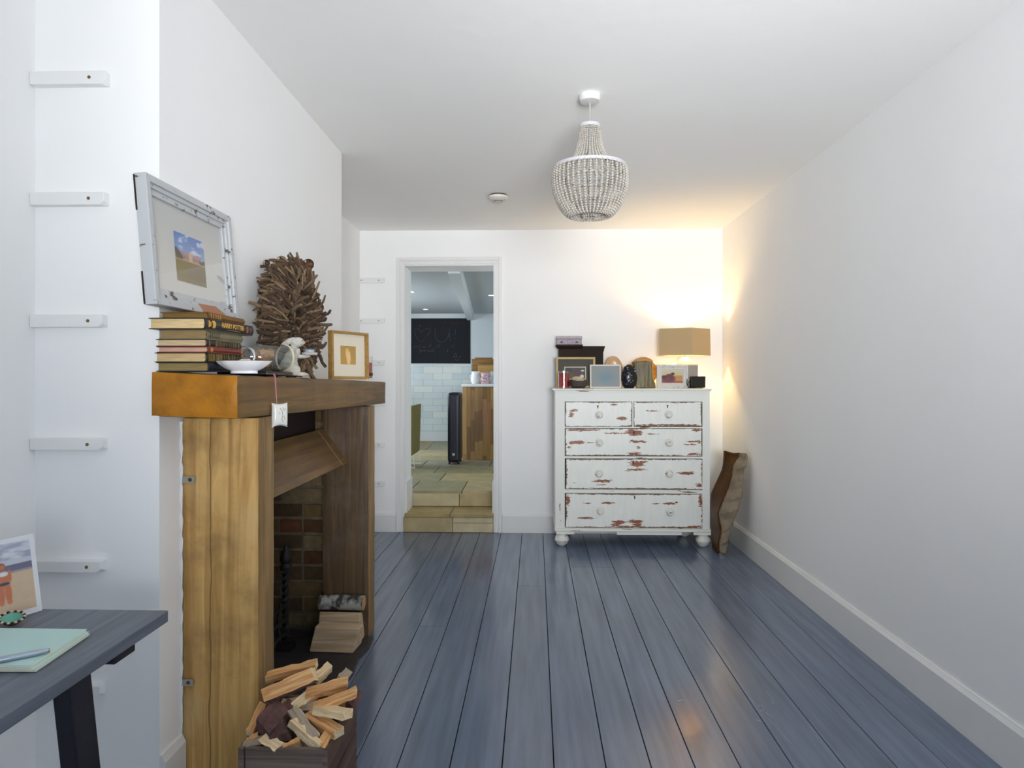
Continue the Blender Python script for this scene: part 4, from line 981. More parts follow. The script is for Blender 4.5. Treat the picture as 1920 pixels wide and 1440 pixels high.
while cnt < 296:
    phi = rt.uniform(0, 2 * PI); psi = rt.uniform(-.9, PI + .7)
    if abs(psi) > PI * 1.2: continue
    ln = rt.uniform(.060, .095) * (.75 if math.cos(psi) < -.3 else .8 if math.cos(psi) > .5 else 1); twig_place(phi, psi, ln, rt.uniform(.10, .15), rt.choice(tw_me)); cnt += 1
# filling twigs, joined
mb = MB()
for k in range(900):
    phi = rt.uniform(0, 2 * PI); psi = rt.uniform(0, 2 * PI)
    rad = Vector((0, math.cos(phi), math.sin(phi))); nrm = rad * math.cos(psi) + Vector((1, 0, 0)) * math.sin(psi); tan = Vector((0, -math.sin(phi), math.cos(phi)))
    b0 = W0 + rad * RM + nrm * RT * rt.uniform(.5, 1.12); d = (rad * math.sin(psi) - Vector((math.cos(psi), 0, 0)) + tan * rt.uniform(-.4, .4) + Vector((0, 0, .4)) + nrm * .12).normalized(); b0 = b0 - d * .03
    ln = rt.uniform(.05, .08); p1_ = b0 + d * ln
    pts = [b0, b0 + d * ln * .5 + Vector((rt.uniform(-.006, .006),) * 3), p1_]
    for q in pts: q.x = max(q.x, BX + .012); q.z = max(q.z, ztop(W0.y) + .008)
    mb.cur = k % 4; mb.tube(pts, [.0045, .005, .0035], n=5)
o = mb.build('inner_twigs', M_tw, wr); o['kind'] = 'stuff'
mb = MB(); 
for k in range(36):
    a = 2 * PI * k / 36; 
mb2 = MB(); mb2.tube([W0 + Vector((0, math.cos(2 * PI * k / 36) * RM, math.sin(2 * PI * k / 36) * RM)) for k in range(37)], .040, n=10, cap=False); mb2.build('ring_core', M_tw[0], wr)
for (px, py, r) in ((577, 497, .020), (527, 490, .017), (499, 494, .012)):
    p = at(px, py, 2.50 if px > 530 else 2.42); mb = MB()
    for s in range(3):
        mb.lathe([(r * (.35 + .3 * s), 0), (r * (.5 + .28 * s), r * .5), (r * (.42 + .28 * s), r * .95)], n=12, M=Matrix.Translation(p) @ Matrix.Rotation(PI / 2.3, 4, 'Y') @ Matrix.Rotation(.5 * s, 4, 'X'))
    mb.lathe([(0, -r * .3), (r * .6, -r * .1), (r, r * .1), (r * .5, r * .3), (0, r * .3)], n=12, M=Matrix.Translation(p) @ Matrix.Rotation(PI / 2.3, 4, 'Y')); mb.build('dried_rosette', mat('dried_rosette', lin(104, 74, 48), rough=.9, var=.2), wr)

# oval dish
M_china = mat('white_porcelain', (.82, .83, .85, 1), rough=.15, var=.01)
pz = ztop(1.75) + .002; pc = (-.783, 1.772)
di = thing('oval_dish', 'white footed oval dish of pink beads in front of the books', 'dish', (pc[0], pc[1], pz))
scal = lambda a, z: 1 + (.03 * math.cos(a * 9) if z > .02 else 0)
mb = MB(); mb.lathe([(0, .002), (.030, .002), (.034, 0), (.037, 0), (.036, .007), (.052, .014), (.068, .026), (.074, .033), (.072, .034), (.05, .019), (.03, .011), (0, .010)], n=60, sx=1.0, sy=.62, wob=scal); mb.build('bowl', M_china, di, local=True)
mb = MB(); mb.lathe([(.0725, .0335), (.0745, .0332), (.0742, .0346), (.0727, .0346)], n=60, sx=1, sy=.62, wob=scal); mb.build('gilt_rim', mat('worn_gilt_rim', lin(176, 150, 110), rough=.4), di, local=True)
for k in range(26):
    a = rt.uniform(0, 2 * PI); r = rt.uniform(0, .045); c = (r * math.cos(a), r * .6 * math.sin(a), .019 + .010 * (1 - (r / .055) ** 2) + .006 * (k % 2) + .16 * max(0, r - .03))
    mb = MB(); mb.ball(c, rt.uniform(.0045, .0065), (1, 1, .8), nu=9, nv=6)
    o = mb.build('bead', mat('bead_%d' % (k % 4), lin(*((214, 140, 136), (226, 196, 178), (190, 110, 110), (236, 224, 200))[k % 4]), rough=.3), di, local=True)
# hanging cat-shaped cushion ornament
hx = at(501, 703, 1.93)
orn = thing('hanging_ornament', 'white porcelain cushion ornament hanging by pink ribbon from the mantel', 'ornament', (-.752, 1.935, 1.09))
mb = MB()
path = [Vector((-.80, 1.925, ztop(1.925) + .006)), Vector((-.768, 1.925, ztop(1.925) + .005)), Vector((-.7635, 1.926, ztop(1.926) - .004)), Vector((-.7630, 1.931, 1.215)), Vector((-.760, 1.935, 1.180))]
for i in range(len(path) - 1):
    a, b_ = path[i], path[i + 1]; q_ = Vector((0, 1, 0)) if i == 0 else Vector((.72, -.69, 0)); q2_ = Vector((0, 1, 0)) if i < 1 else Vector((.72, -.69, 0)); wv = q_ * .0068 * (1 - .6 * i / 3); wv2 = q2_ * .0068 * (1 - .6 * (i + 1) / 3); n_ = Vector((.0006, .0006, .0003))
    if i > 0: a = a + Vector((.005, 0, 0)); b_ = b_ + Vector((.005 if i < 3 else .003, 0, 0))
    mb.hexa([a - wv, a + wv, b_ + wv2, b_ - wv2, a - wv + n_, a + wv + n_, b_ + wv2 + n_, b_ - wv2 + n_])
mb.build('ribbon', mat('pink_ribbon', lin(228, 150, 178), rough=.4, var=.08), orn)
mb = MB(); nu_, nv_ = 18, 18
def cush(sg):
    vs = []; fs = []
    for j in range(nv_ + 1):
        for i in range(nu_ + 1):
            u, v = i / nu_ * 2 - 1, j / nv_ * 2 - 1
            pin = 1 - .13 * (1 - v * v) ; pin2 = 1 - .10 * (1 - u * u) * (1 if v > 0 else 1.6)
            y = u * .0225 * (1.02 - .08 * (1 - abs(v)) * 0) * (1 + .06 * v * v); z = v * .037 * pin2
            th = .012 * ((1 - u ** 4) * (1 - v ** 4)) ** .5
            vs.append(Vector((sg * th, y * pin ** -.3, z)))
    for j in range(nv_):
        for i in range(nu_):
            q = (j * (nu_ + 1) + i, j * (nu_ + 1) + i + 1, (j + 1) * (nu_ + 1) + i + 1, (j + 1) * (nu_ + 1) + i); fs.append(q if sg > 0 else q[::-1])
    R = Matrix.Rotation(-.75, 3, 'Z'); return [R @ p + Vector((-.748, 1.935, 1.145)) for p in vs], fs
for sg in (1, -1): mb.add(*cush(sg))
mb.build('cushion_body', mat('painted_porcelain', lin(218, 216, 210), rough=.2, var=.02), orn)
mb = MB(); R = Matrix.Rotation(-.75, 3, 'Z')
for pl in ([(-.004, .022), (.002, .012), (.004, 0), (.001, -.012), (.006, -.02)], [(.004, .024), (.008, .014), (.012, .020)], [(-.009, .006), (-.006, .008), (-.004, .005)], [(.006, -.002), (.01, -.006), (.009, -.014)]):
    mb.tube([R @ Vector((.0122, y, z)) + Vector((-.748, 1.935, 1.145)) for y, z in pl], .0006, n=5)
mb.build('painted_lines', mat('brown_ink', lin(120, 100, 84), rough=.5), orn)

# black tray, glass jar on its side, rabbit
ty = 2.12
mb = MB(); mb.hexa([Vector((x, y, ztop(y) + .0015 + dz)) for dz in (0, .014) for x, y in ((-.955, 1.97), (-.805, 1.985), (-.79, 2.16), (-.955, 2.17))])
tray = tag(bevel(mb.build('black_tray', mat('black_slate', lin(20, 20, 24), rough=.35, var=.1), smooth=False), .003), 'thin black tray under the glass jar on the mantel', 'tray')
tz = ztop(2.0) + .0165
A = Vector((-.868, 1.995, tz + .0425)); B = Vector((-.800, 2.115, tz + .0425)); D = (B - A).normalized()
jar = thing('glass_jar', 'clip top glass jar lying on its side holding corks', 'jar', tuple((A + B) / 2 - Vector((0, 0, .0425))))
MJ = Matrix.Translation(A) @ D.to_track_quat('Z', 'Y').to_matrix().to_4x4(); LJ = (B - A).length
mb = MB(); mb.lathe([(.026, 0), (.028, .008), (.028, .014), (.036, .024), (.0415, .038), (.042, LJ - .01), (.038, LJ - .002), (0, LJ)], n=36, M=MJ); mb.build('glass_body', pane('jar_glass', (.86, .88, .86, 1), refl=.17, rough=.03), jar)
mb = MB(); mb.lathe([(.0405, LJ - .004), (.0425, LJ - .004), (.0445, LJ - .0005), (.0425, LJ + .003), (.0405, LJ + .002)], n=36, M=MJ); mb.build('rim_band', mat('cream_band', lin(206, 196, 166), rough=.4), jar)
mb = MB(); mb.lathe([(0, -.012), (.022, -.010), (.027, -.004), (.027, .001), (0, .001)], n=28, M=MJ); mb.build('lid', pane('lid_glass', (.88, .9, .9, 1), refl=.16), jar)
mb = MB(); mb.lathe([(.0265, -.0005), (.029, -.0005), (.029, .003), (.0265, .003)], n=28, M=MJ); mb.build('seal', mat('white_rubber_seal', lin(216, 214, 206), rough=.5), jar)
mb = MB()
mb.tube([MJ @ Vector((.031 * math.cos(a), .031 * math.sin(a) , -.003 - .016 * math.sin(a) ** 2)) for a in [k * PI / 14 for k in range(29)]], .0013, n=6)
mb.tube([MJ @ Vector((.03, 0, .012)), MJ @ Vector((.036, .01, -.004)), MJ @ Vector((.030, .018, -.016)), MJ @ Vector((.012, .024, -.02)), MJ @ Vector((-.012, .022, -.02))], .0013, n=6)
mb.build('wire_clip', mat('silver_wire', (.75, .76, .8, 1), rough=.25, metal=.9, var=0), jar)
for k in range(13):
    a = rt.uniform(0, 2 * PI); c = MJ @ Vector((rt.uniform(-.018, .018), rt.uniform(-.02, .012), .040 + .014 * (k % 3))); c.z = tz + .016 + rt.uniform(0, .044)
    d = Vector((rt.uniform(-1, 1), rt.uniform(-1, 1), rt.uniform(-.6, .6))).normalized()
    mb = MB(); mb.tube([c - d * .009, c, c + d * .009], [.009, .0095, .009], n=10); mb.build('cork', mat('cork', lin(168, 116, 52), rough=.9, var=.3, vs=90), jar)

M_rab = mat('crackled_white_resin', lin(188, 184, 174), rough=.7, var=.16, vs=45, bump=.8, bs=110)
RL = Vector((-.815, 2.225, ztop(2.245) + .003))
rb = thing('rabbit_figurine', 'white crackled rabbit figurine holding a tealight tray', 'figurine', tuple(RL), (0, 0, .62))
mb = MB()
B_ = lambda c, r, sc=(1, 1, 1), M=None: mb.ball(c, r, sc, M, 18, 12)
RY = lambda a: Matrix.Rotation(a, 3, 'Y')
B_((-.012, 0, .034), .030, (1.05, .95, 1.1)); B_((-.006, 0, .062), .024, (.95, .9, 1.15)); B_((.002, 0, .088), .017, (.9, .85, 1.2)); 
B_((.014, 0, .117), .0195, (1.25, .85, .95), RY(-.2)); B_((.030, 0, .117), .011, (1.1, .8, .85)); B_((.038, 0, .116), .005)
for s in (-1, 1):
    B_((-.018, s * .009, .116), .0165, (1.75, .34, .55), RY(-.65)); B_((-.002, s * .008, .122), .009, (1.3, .5, .7), RY(-.4))
    B_((.000, s * .020, .022), .018, (1.2, .6, 1.1)); B_((.022, s * .014, .0075), .0125, (2.3, .75, .6))
    B_((.012, s * .016, .082), .0105, (.9, .8, 1.5), RY(.2)); B_((.028, s * .014, .068), .008, (2.2, .9, .9), RY(.05)); B_((.048, s * .010, .070), .0068, (1.5, 1, .8))
    B_((.028, s * .009, .121), .004)
B_((-.040, 0, .028), .010)
o = mb.build('body', M_rab, rb, local=True, weld=False)
rm = o.modifiers.new('remesh', 'REMESH'); rm.mode = 'VOXEL'; rm.voxel_size = .0018; rm.use_smooth_shade = True
sm_ = o.modifiers.new('smooth', 'SMOOTH'); sm_.factor = .6; sm_.iterations = 5
for s in (-1, 1):
    mb = MB(); mb.ball((.0295, s * .0128, .1225), .0022, nu=8, nv=6); mb.build('eye', mat('grey_eye', lin(90, 86, 78), rough=.4), rb, local=True)
mb = MB(); mb.lathe([(0, .074), (.024, .074), (.027, .077), (.027, .083), (.024, .083), (.023, .079), (0, .079)], cx=.058, n=26); mb.build('tray', M_rab, rb, local=True)
tl = thing('tealight_glass', 'clear glass tealight cup on the rabbit tray', 'candle holder', tuple(WM[rb.name] @ Vector((.058, 0, .0795))))
mb = MB(); mb.lathe([(0, 0), (.019, 0), (.0215, .018), (.020, .018), (.018, .004), (0, .004)], n=26); mb.build('glass_cup', pane('tealight_glass', (.9, .93, .95, 1), refl=.14), tl, local=True)
mb = MB(); mb.lathe([(0, .0045), (.0155, .0045), (.0155, .013), (0, .012)], n=22); mb.build('wax', mat('white_wax', (.8, .8, .8, 1), rough=.35), tl, local=True)

# ------------------------------------------------------------------ desk and what is on it
DZ = .735; DXR = -.814; DYB = 1.452
dk = thing('trestle_desk', 'grey stained wooden desk with black steel trestle legs', 'desk', (DXR - .3, 1.0, 0))
M_desk = wood('grey_stained_top', lin(86, 92, 104), lin(112, 118, 130), 'Y', rough=.42, fine=34, bump=.2)
mb = MB(); mb.hexa([(-1.335, -.1, DZ - .026), (DXR, -.1, DZ - .026), (DXR, DYB, DZ - .026), (-1.335, DYB, DZ - .026), (-1.335, -.1, DZ), (DXR, -.1, DZ), (DXR, DYB, DZ), (-1.335, DYB, DZ)])
bevel(mb.build('desk_top', M_desk, dk, smooth=False), .002)
M_leg = mat('black_steel', lin(26, 28, 38), rough=.35, var=.05)
def beam4(p, q, hx, hy, nm):
    p = Vector(p); q = Vector(q); mb = MB()
    mb.hexa([p + Vector((-hx, -hy, 0)), p + Vector((hx, -hy, 0)), p + Vector((hx, hy, 0)), p + Vector((-hx, hy, 0)), q + Vector((-hx, -hy, 0)), q + Vector((hx, -hy, 0)), q + Vector((hx, hy, 0)), q + Vector((-hx, hy, 0))])
    return bevel(mb.build(nm, M_leg, dk, smooth=False), .003)
lt = at(133, 1262, 1.19); lb = at(152, 1440, 1.21)
zt = DZ - .028
def on_line(z): f = (z - lt.z) / (lb.z - lt.z); return lt + (lb - lt) * f
p_t = on_line(zt); p_b = on_line(.004)
beam4((p_b.x, p_b.y, .004), (p_t.x, p_t.y, zt), .017, .03, 'leg')
beam4((p_b.x, .05, .004), (p_t.x, .25, zt), .021, .03, 'leg'); beam4((-1.29, p_b.y, .004), (-1.29, p_t.y, zt), .021, .03, 'leg'); beam4((-1.29, .05, .004), (-1.29, .25, zt), .021, .03, 'leg')
bb0 = at(235, 1235, 1.36)
mb = MB(); mb.box(-1.30, bb0.x, 1.325, 1.395, DZ - .068, DZ - .027); bevel(mb.build('cross_rail', M_leg, dk, smooth=False), .002)
mb = MB(); mb.box(-1.12, -1.08, .2, 1.354, DZ - .055, DZ - .027); mb.build('side_rail', M_leg, dk)
mb = MB(); mb.box(-1.31, -1.27, .2, 1.354, DZ - .055, DZ - .027); mb.build('side_rail', M_leg, dk)
# photograph standing against things
def pic_beach(u, v):
    c = mixc((186, 190, 204), (150, 158, 182), v * 2 - .8); c = over(c, (212, 216, 224), sstep(.48, .7, fbm(u * 4, v * 9, 6)) * (v > .74))
    c = over(c, (196, 200, 212), (v < .76) & (v > .66)); c = over(c, (112, 112, 138), (v < .69) & (v > .56)); c = over(c, (158, 152, 160), (v < .60) & (v > .555))
    s = mixc((204, 178, 150), (214, 190, 160), fbm(u * 12, v * 16, 2)); c = np.where((v < .565)[..., None], s, c)
    skin = (200, 122, 88)
    for cx in (.56, .70):
        for dx in (-.035, .035): c = over(c, skin, ell(u, v, cx + dx, .30, .033, .15)); c = over(c, (206, 126, 92), ell(u, v, cx + dx * 1.15, .17, .026, .03))
        c = over(c, skin, ell(u, v, cx, .50, .06, .13)); c = over(c, (222, 222, 224) if cx > .6 else (120, 30, 34), ell(u, v, cx, .575, .055, .032)); c = over(c, (70, 76, 92) if cx > .6 else (120, 30, 34), ell(u, v, cx, .435, .06, .022))
        c = over(c, (150, 96, 60), ell(u, v, cx - .01, .69, .038, .045)); c = over(c, (200, 120, 86), ell(u, v, cx - .005, .675, .026, .032)); c = over(c, skin, ell(u, v, cx + .065, .54, .018, .09))
    c = over(c, (120, 28, 30), ell(u, v, .50, .34, .035, .15))
    return c
pa_ = Vector((-1.094, 1.440, DZ + .001)); dirx = Vector((.40, .915, 0)).normalized(); Wp, Hp = .215, .172
yawp = math.atan2(dirx.y, dirx.x)
ph = thing('photo_print', 'white bordered beach photograph standing at the back of the desk', 'photograph', tuple(pa_ - dirx * Wp / 2), (-.2, 0, yawp))
mb = MB(); mb.box(-Wp / 2, Wp / 2, .0005, .0016, 0, Hp); mb.build('photo_paper', mat('photo_paper', (.78, .8, .83, 1), rough=.3, var=0), ph, local=True, smooth=False)
mb = MB(); mb.grid((-Wp / 2 + .010, .0002, .012), (Wp - .02, 0, 0), (0, 0, Hp - .022), 130, 100, pic_beach); mb.build('print', colmat('glossy_print', .3), ph, local=True, smooth=False)
mb = MB(); mb.hexa([(-.01, .0018, .10), (.01, .0018, .10), (.01, .004, .10), (-.01, .004, .10), (-.01, .0018, .12), (.01, .0018, .12), (.01, .004, .12), (-.01, .004, .12)]); 
mb.tube([(0, .003, .11), (0, .03, .003)], .002, n=6); mb.build('easel_strut', mat('photo_strut', (.6, .6, .6, 1)), ph, local=True)
# teal trinket dish
tdp = at(-14, 1178, 1.33)
td = thing('trinket_dish', 'little teal dish with beaded black and white rim', 'dish', (-1.092, 1.350, DZ + .001), (.2, .2, 0)); td.scale = (.7, .7, .7)
mb = MB(); mb.lathe([(0, 0.008), (.016, .008), (.026, .018), (.032, .026), (.030, .027), (.022, .019), (0, .013)], n=30); mb.build('bowl', mat('rust_glaze', lin(120, 74, 48), rough=.3), td, local=True)
mb = MB(); mb.lathe([(0, .0135), (.020, .019), (.0275, .0255)], n=30); mb.build('enamel_inside', mat('teal_enamel', lin(108, 176, 156), rough=.15), td, local=True)
for k in range(22):
    a = 2 * PI * k / 22; mb = MB(); mb.ball((.031 * math.cos(a), .031 * math.sin(a), .028), .0042, (1, 1, .8), nu=8, nv=5); mb.build('bead', mat('bead_dark', lin(40, 30, 30), rough=.3) if k % 2 else mat('bead_pale', lin(214, 196, 178), rough=.3), td, local=True)
# notebooks
nb_c = [(-.905, 1.300), (-.879, 1.135)]
for k, (dz, dx, ro_, lb) in enumerate(((0, .004, .02, 'lowest mint notebook of the three under the pen'), (.0045, 0.001, -.012, 'middle mint notebook of the three under the pen'), (.009, -.003, .0, 'top mint green notebook with the silver pen on it'))):
    cx, cy = -1.01, 1.218
    t = thing('notebook', lb, 'notebook', (cx + dx, cy, DZ + .001 + dz), (0, 0, -.155 * 0 + ro_), group='mint notebooks on the desk')
    mb = MB(); hw, hd = .118, .082
    mb.hexa([(-hw, -hd, 0), (hw + .010, -hd, 0), (hw - .002, hd, 0), (-hw, hd, 0), (-hw, -hd, .0042), (hw + .010, -hd, .0042), (hw - .002, hd, .0042), (-hw, hd, .0042)])
    bevel(mb.build('pages', mat('notebook_pages', lin(232, 230, 210), rough=.8, var=.02), t, local=True, smooth=False), .0008)
    mb = MB(); mb.hexa([(-hw, -hd - .001, .0042), (hw + .011, -hd - .001, .0042), (hw - .001, hd + .001, .0042), (-hw, hd + .001, .0042), (-hw, -hd - .001, .0046), (hw + .011, -hd - .001, .0046), (hw - .001, hd + .001, .0046), (-hw, hd + .001, .0046)])
    mb.build('cover', mat('mint_cover', lin(190, 222, 218), rough=.6, var=.02), t, local=True, smooth=False)
za = DZ + .001 + .0137 + .006
q0 = Vector((-1.105, 1.150, za)); q1 = Vector((-.965, 1.235, za)); 
def on_plane(px, py, z):
    a = at(px, py, 1.0); t = (z - EYE) / (a.z - EYE); return Vector((a.x * t, a.y * t, z))
q1 = on_plane(94, 1219, za); q0 = on_plane(-45, 1246, za)
pen = thing('pen', 'silver ballpoint pen lying across the top notebook', 'pen', tuple((q0 + q1) / 2 - Vector((0, 0, .006))))
dd = (q1 - q0).normalized(); LL = (q1 - q0).length; MP = Matrix.Translation(q0) @ dd.to_track_quat('Z', 'Y').to_matrix().to_4x4()
M_sil = mat('brushed_silver', lin(176, 184, 196), rough=.28, metal=.75, var=.03)
mb = MB(); mb.lathe([(0, 0), (.0045, .001), (.0055, .01), (.0058, LL * .45)], n=16, M=MP); mb.build('cap', M_sil, pen)
mb = MB(); mb.lathe([(.0056, LL * .45), (.0052, LL * .5), (.0055, LL * .8), (.0045, LL * .93), (.004, LL * .97)], n=16, M=MP); mb.build('barrel', M_sil, pen)
mb = MB(); mb.lathe([(.004, LL * .97), (.0035, LL), (0, LL)], n=12, M=MP); mb.build('button', mat('tan_button', lin(170, 150, 120), rough=.5), pen)

# ------------------------------------------------------------------ chest of drawers
CYF = 4.872; K = F / CYF
def cX(u): return at(1010 + u / 3, 800, CYF).x
def cZ(v): return EYE - (580 + v / 3 - HY) / (F / CYF * .998)
CT = cZ(446)
CX0, CX1 = cX(94), cX(962)
chest = thing('chest_of_drawers', 'distressed white painted chest of drawers with five drawers on bun feet', 'chest of drawers', ((CX0 + CX1) / 2, 5.07, 0))
M_paint = chipped('old_white_paint', lin(230, 232, 226), lin(124, 74, 46), .655, (9, 9, 3))
M_paint_h = chipped('old_white_paint_h', lin(230, 230, 222), lin(126, 82, 52), .62, (3, 9, 22))
CB = 5.275
zb_ = cZ(1228)
dr = {'tl': (150, 525, 520, 657), 'tr': (536, 917, 520, 655), 'd2': (150, 918, 668, 822), 'd3': (153, 922, 838, 1008), 'd4': (152, 924, 1033, 1223)}
# frame: stiles, rails, sides
mb = MB(); mb.box(CX0, cX(147), CYF, CYF + .03, zb_, CT - .012); mb.box(cX(921), CX1, CYF, CYF + .03, zb_, CT - .012); mb.build('stile', M_paint, chest)
mb = MB(); mb.box(CX0, CX0 + .02, CYF + .03, CB, zb_, CT - .012); mb.build('side_panel', M_paint, chest); mb = MB(); mb.box(CX1 - .02, CX1, CYF + .03, CB, zb_, CT - .012); mb.build('side_panel', M_paint, chest)
for (v0, v1) in ((458, 518), (659, 666), (824, 836), (1010, 1031), (1225, 1228)):
    mb = MB(); mb.box(cX(147), cX(921), CYF + .001, CYF + .03, cZ(v1), cZ(v0)); mb.build('rail', M_paint_h if v0 > 500 else M_paint, chest)
mb = MB(); mb.box(cX(526.5), cX(534.5), CYF + .001, CYF + .03, cZ(659), cZ(518)); mb.build('rail', M_paint, chest)
mb = MB(); mb.box(CX0 + .02, CX1 - .02, CYF + .03, CB, zb_ + .001, zb_ + .02); mb.box(CX0 + .02, CX1 - .02, CB - .01, CB, zb_ + .02, CT - .012); mb.box(CX0 + .02, CX1 - .02, CYF + .03, CYF + .034, zb_ + .02, CT - .012); mb.build('carcass', mat('raw_brown_wood', lin(60, 42, 30), rough=.9), chest)
mb = MB(); mb.box(CX0 - .022, CX1 + .012, CYF - .022, CB + .012, CT - .012, CT + .001); bevel(mb.build('chest_top', M_paint_h, chest, smooth=False), .005, 3)
mb = MB(); mb.box(CX0 - .008, CX1 + .005, CYF - .010, CYF, CT - .022, CT - .012); mb.build('top_moulding', M_paint_h, chest)
mb = MB(); mb.box(CX0 - .006, CX1 + .010, CYF - .014, CB, zb_ - .022, zb_ - .001); bevel(mb.build('plinth_moulding', M_paint_h, chest, smooth=False), .005, 3)
mb = MB(); mb.box(cX(440), cX(805), CYF - .002, CYF + .02, cZ(1262), zb_ - .022); mb.build('apron_strip', M_trim, chest)
mb = MB(); mb.box(cX(98), cX(200), CYF - .008, CYF + .05, cZ(1260), zb_ - .022); mb.build('foot_block', M_paint_h, chest)
mb = MB(); mb.box(cX(870), cX(976), CYF - .008, CYF + .05, cZ(1260), zb_ - .022); mb.build('foot_block', M_paint_h, chest)
zf = cZ(1258)
for (u, yy) in ((131, CYF + .03), (929, CYF + .03), (165, CB - .06), (880, CB - .06)):
    x = cX(u); mb = MB(); r = .0535
    mb.lathe([(0, .0005), (r * .35, .001), (r * .75, .016), (r, .045), (r * .95, .065), (r * .6, .088), (r * .52, .094), (r * .62, .097), (r * .85, zf - .004), (r * .85, zf), (0, zf)], cx=x, cy=yy, n=28)
    mb.build('bun_foot', chipped('foot_paint', lin(228, 227, 220), lin(150, 112, 80), .60, (16, 16, 16)), chest)
# chips: (drawer, u, v, ru, rv)
chips = {
 'tl': [(195, 568, 26, 8), (183, 592, 15, 15), (425, 534, 18, 7), (468, 613, 33, 10), (325, 521, 50, 5), (524, 590, 4, 45), (500, 655, 40, 2), (152, 560, 3, 40), (420, 521, 60, 2)],
 'tr': [(720, 649, 185, 5), (560, 651, 18, 6), (600, 522, 70, 3), (640, 570, 38, 2.5), (915, 560, 5, 45), (800, 522, 60, 2), (860, 652, 60, 4)],
 'd2': [(536, 690, 50, 20), (430, 695, 70, 4), (250, 677, 100, 7), (890, 677, 30, 10), (218, 746, 40, 11), (185, 752, 22, 6), (560, 742, 48, 7), (530, 737, 20, 4), (562, 775, 12, 5), (872, 740, 50, 5), (862, 757, 42, 4), (905, 742, 12, 12), (536, 810, 42, 9), (530, 820, 380, 3.5), (880, 812, 42, 7), (150, 780, 5, 50), (640, 698, 40, 2), (290, 748, 20, 2), (170, 775, 14, 6), (400, 669, 240, 2)],
 'd3': [(553, 866, 52, 16), (590, 855, 26, 7), (550, 898, 55, 6), (500, 905, 18, 3), (830, 917, 52, 9), (355, 963, 52, 9), (385, 965, 28, 6), (350, 841, 200, 4), (700, 840, 180, 2), (540, 1005, 390, 4), (921, 900, 7, 62), (907, 985, 22, 14), (153, 920, 6, 85), (205, 975, 9, 3), (350, 984, 30, 2), (240, 841, 90, 5)],
 'd4': [(385, 1085, 42, 6), (275, 1088, 24, 2.5), (740, 1087, 34, 6), (775, 1080, 9, 8), (660, 1088, 22, 2.5), (268, 1171, 50, 6), (452, 1195, 38, 12), (545, 1190, 46, 12), (432, 1210, 32, 7), (556, 1208, 26, 7), (500, 1218, 120, 5), (700, 1220, 200, 3.5), (880, 1216, 48, 7), (162, 1070, 13, 32), (153, 1140, 6, 52), (912, 1070, 12, 40), (921, 1150, 6, 72), (500, 1036, 360, 3), (250, 1222, 100, 2)]}
def drawer_fn(key):
    u0, u1, v0, v1 = dr[key]
    def fn(a, b_):
        U = u0 + (u1 - u0) * a; V = v1 + (v0 - v1) * b_
        base = np.tile(np.array((232., 234., 228.)), (len(a), 1)) + (fbm(U / 14, V / 60, 2)[:, None] - .5) * 10
        wu = (fbm(U / 9, V / 5, 21) - .5); wv = (fbm(U / 12, V / 3.5, 31) - .5)
        m = np.zeros_like(a)
        for (cu, cv, ru, rv) in chips[key]:
            d = np.sqrt(((U + wu * 22 - cu) / ru) ** 2 + ((V + wv * 9 - cv) / max(rv, 3)) ** 2)
            d = d + (fbm(U / 18, V / 2.6, 41) - .45) * 1.3
            m = np.maximum(m, 1 - sstep(.86, 1.02, d))
        brown = mixc((124, 62, 34), (156, 92, 58), fbm(U / 20, V / 5, 7)); edge = mixc((92, 66, 44), (110, 80, 52), fbm(U / 9, V / 9, 9))
        c = over(base, (150, 132, 112), np.clip(m * 3, 0, 1) * .0 + 0 * m)
        dist = np.minimum(np.minimum(U - u0, u1 - U), np.minimum(V - v0, v1 - V))
        br = np.where((dist < 6)[:, None], edge, brown)
        c = c * (1 - m[:, None]) + br * m[:, None]
        e = (dist < 2.2) * (fbm(U / 30, V / 30, 13) > .42); c = over(c, (108, 88, 66), e * .75)
        return c
    return fn
M_drw = colmat('drawer_paint', .42)
knobs = {'tl': [(340, 593)], 'tr': [(731, 590)], 'd2': [(341, 749), (732, 749)], 'd3': [(339, 921), (735, 921)], 'd4': [(347, 1132), (738, 1135)]}
keyh = {'tl': (333, 548), 'tr': (725, 545), 'd2': (536, 693), 'd3': (533, 858), 'd4': (540, 1055)}
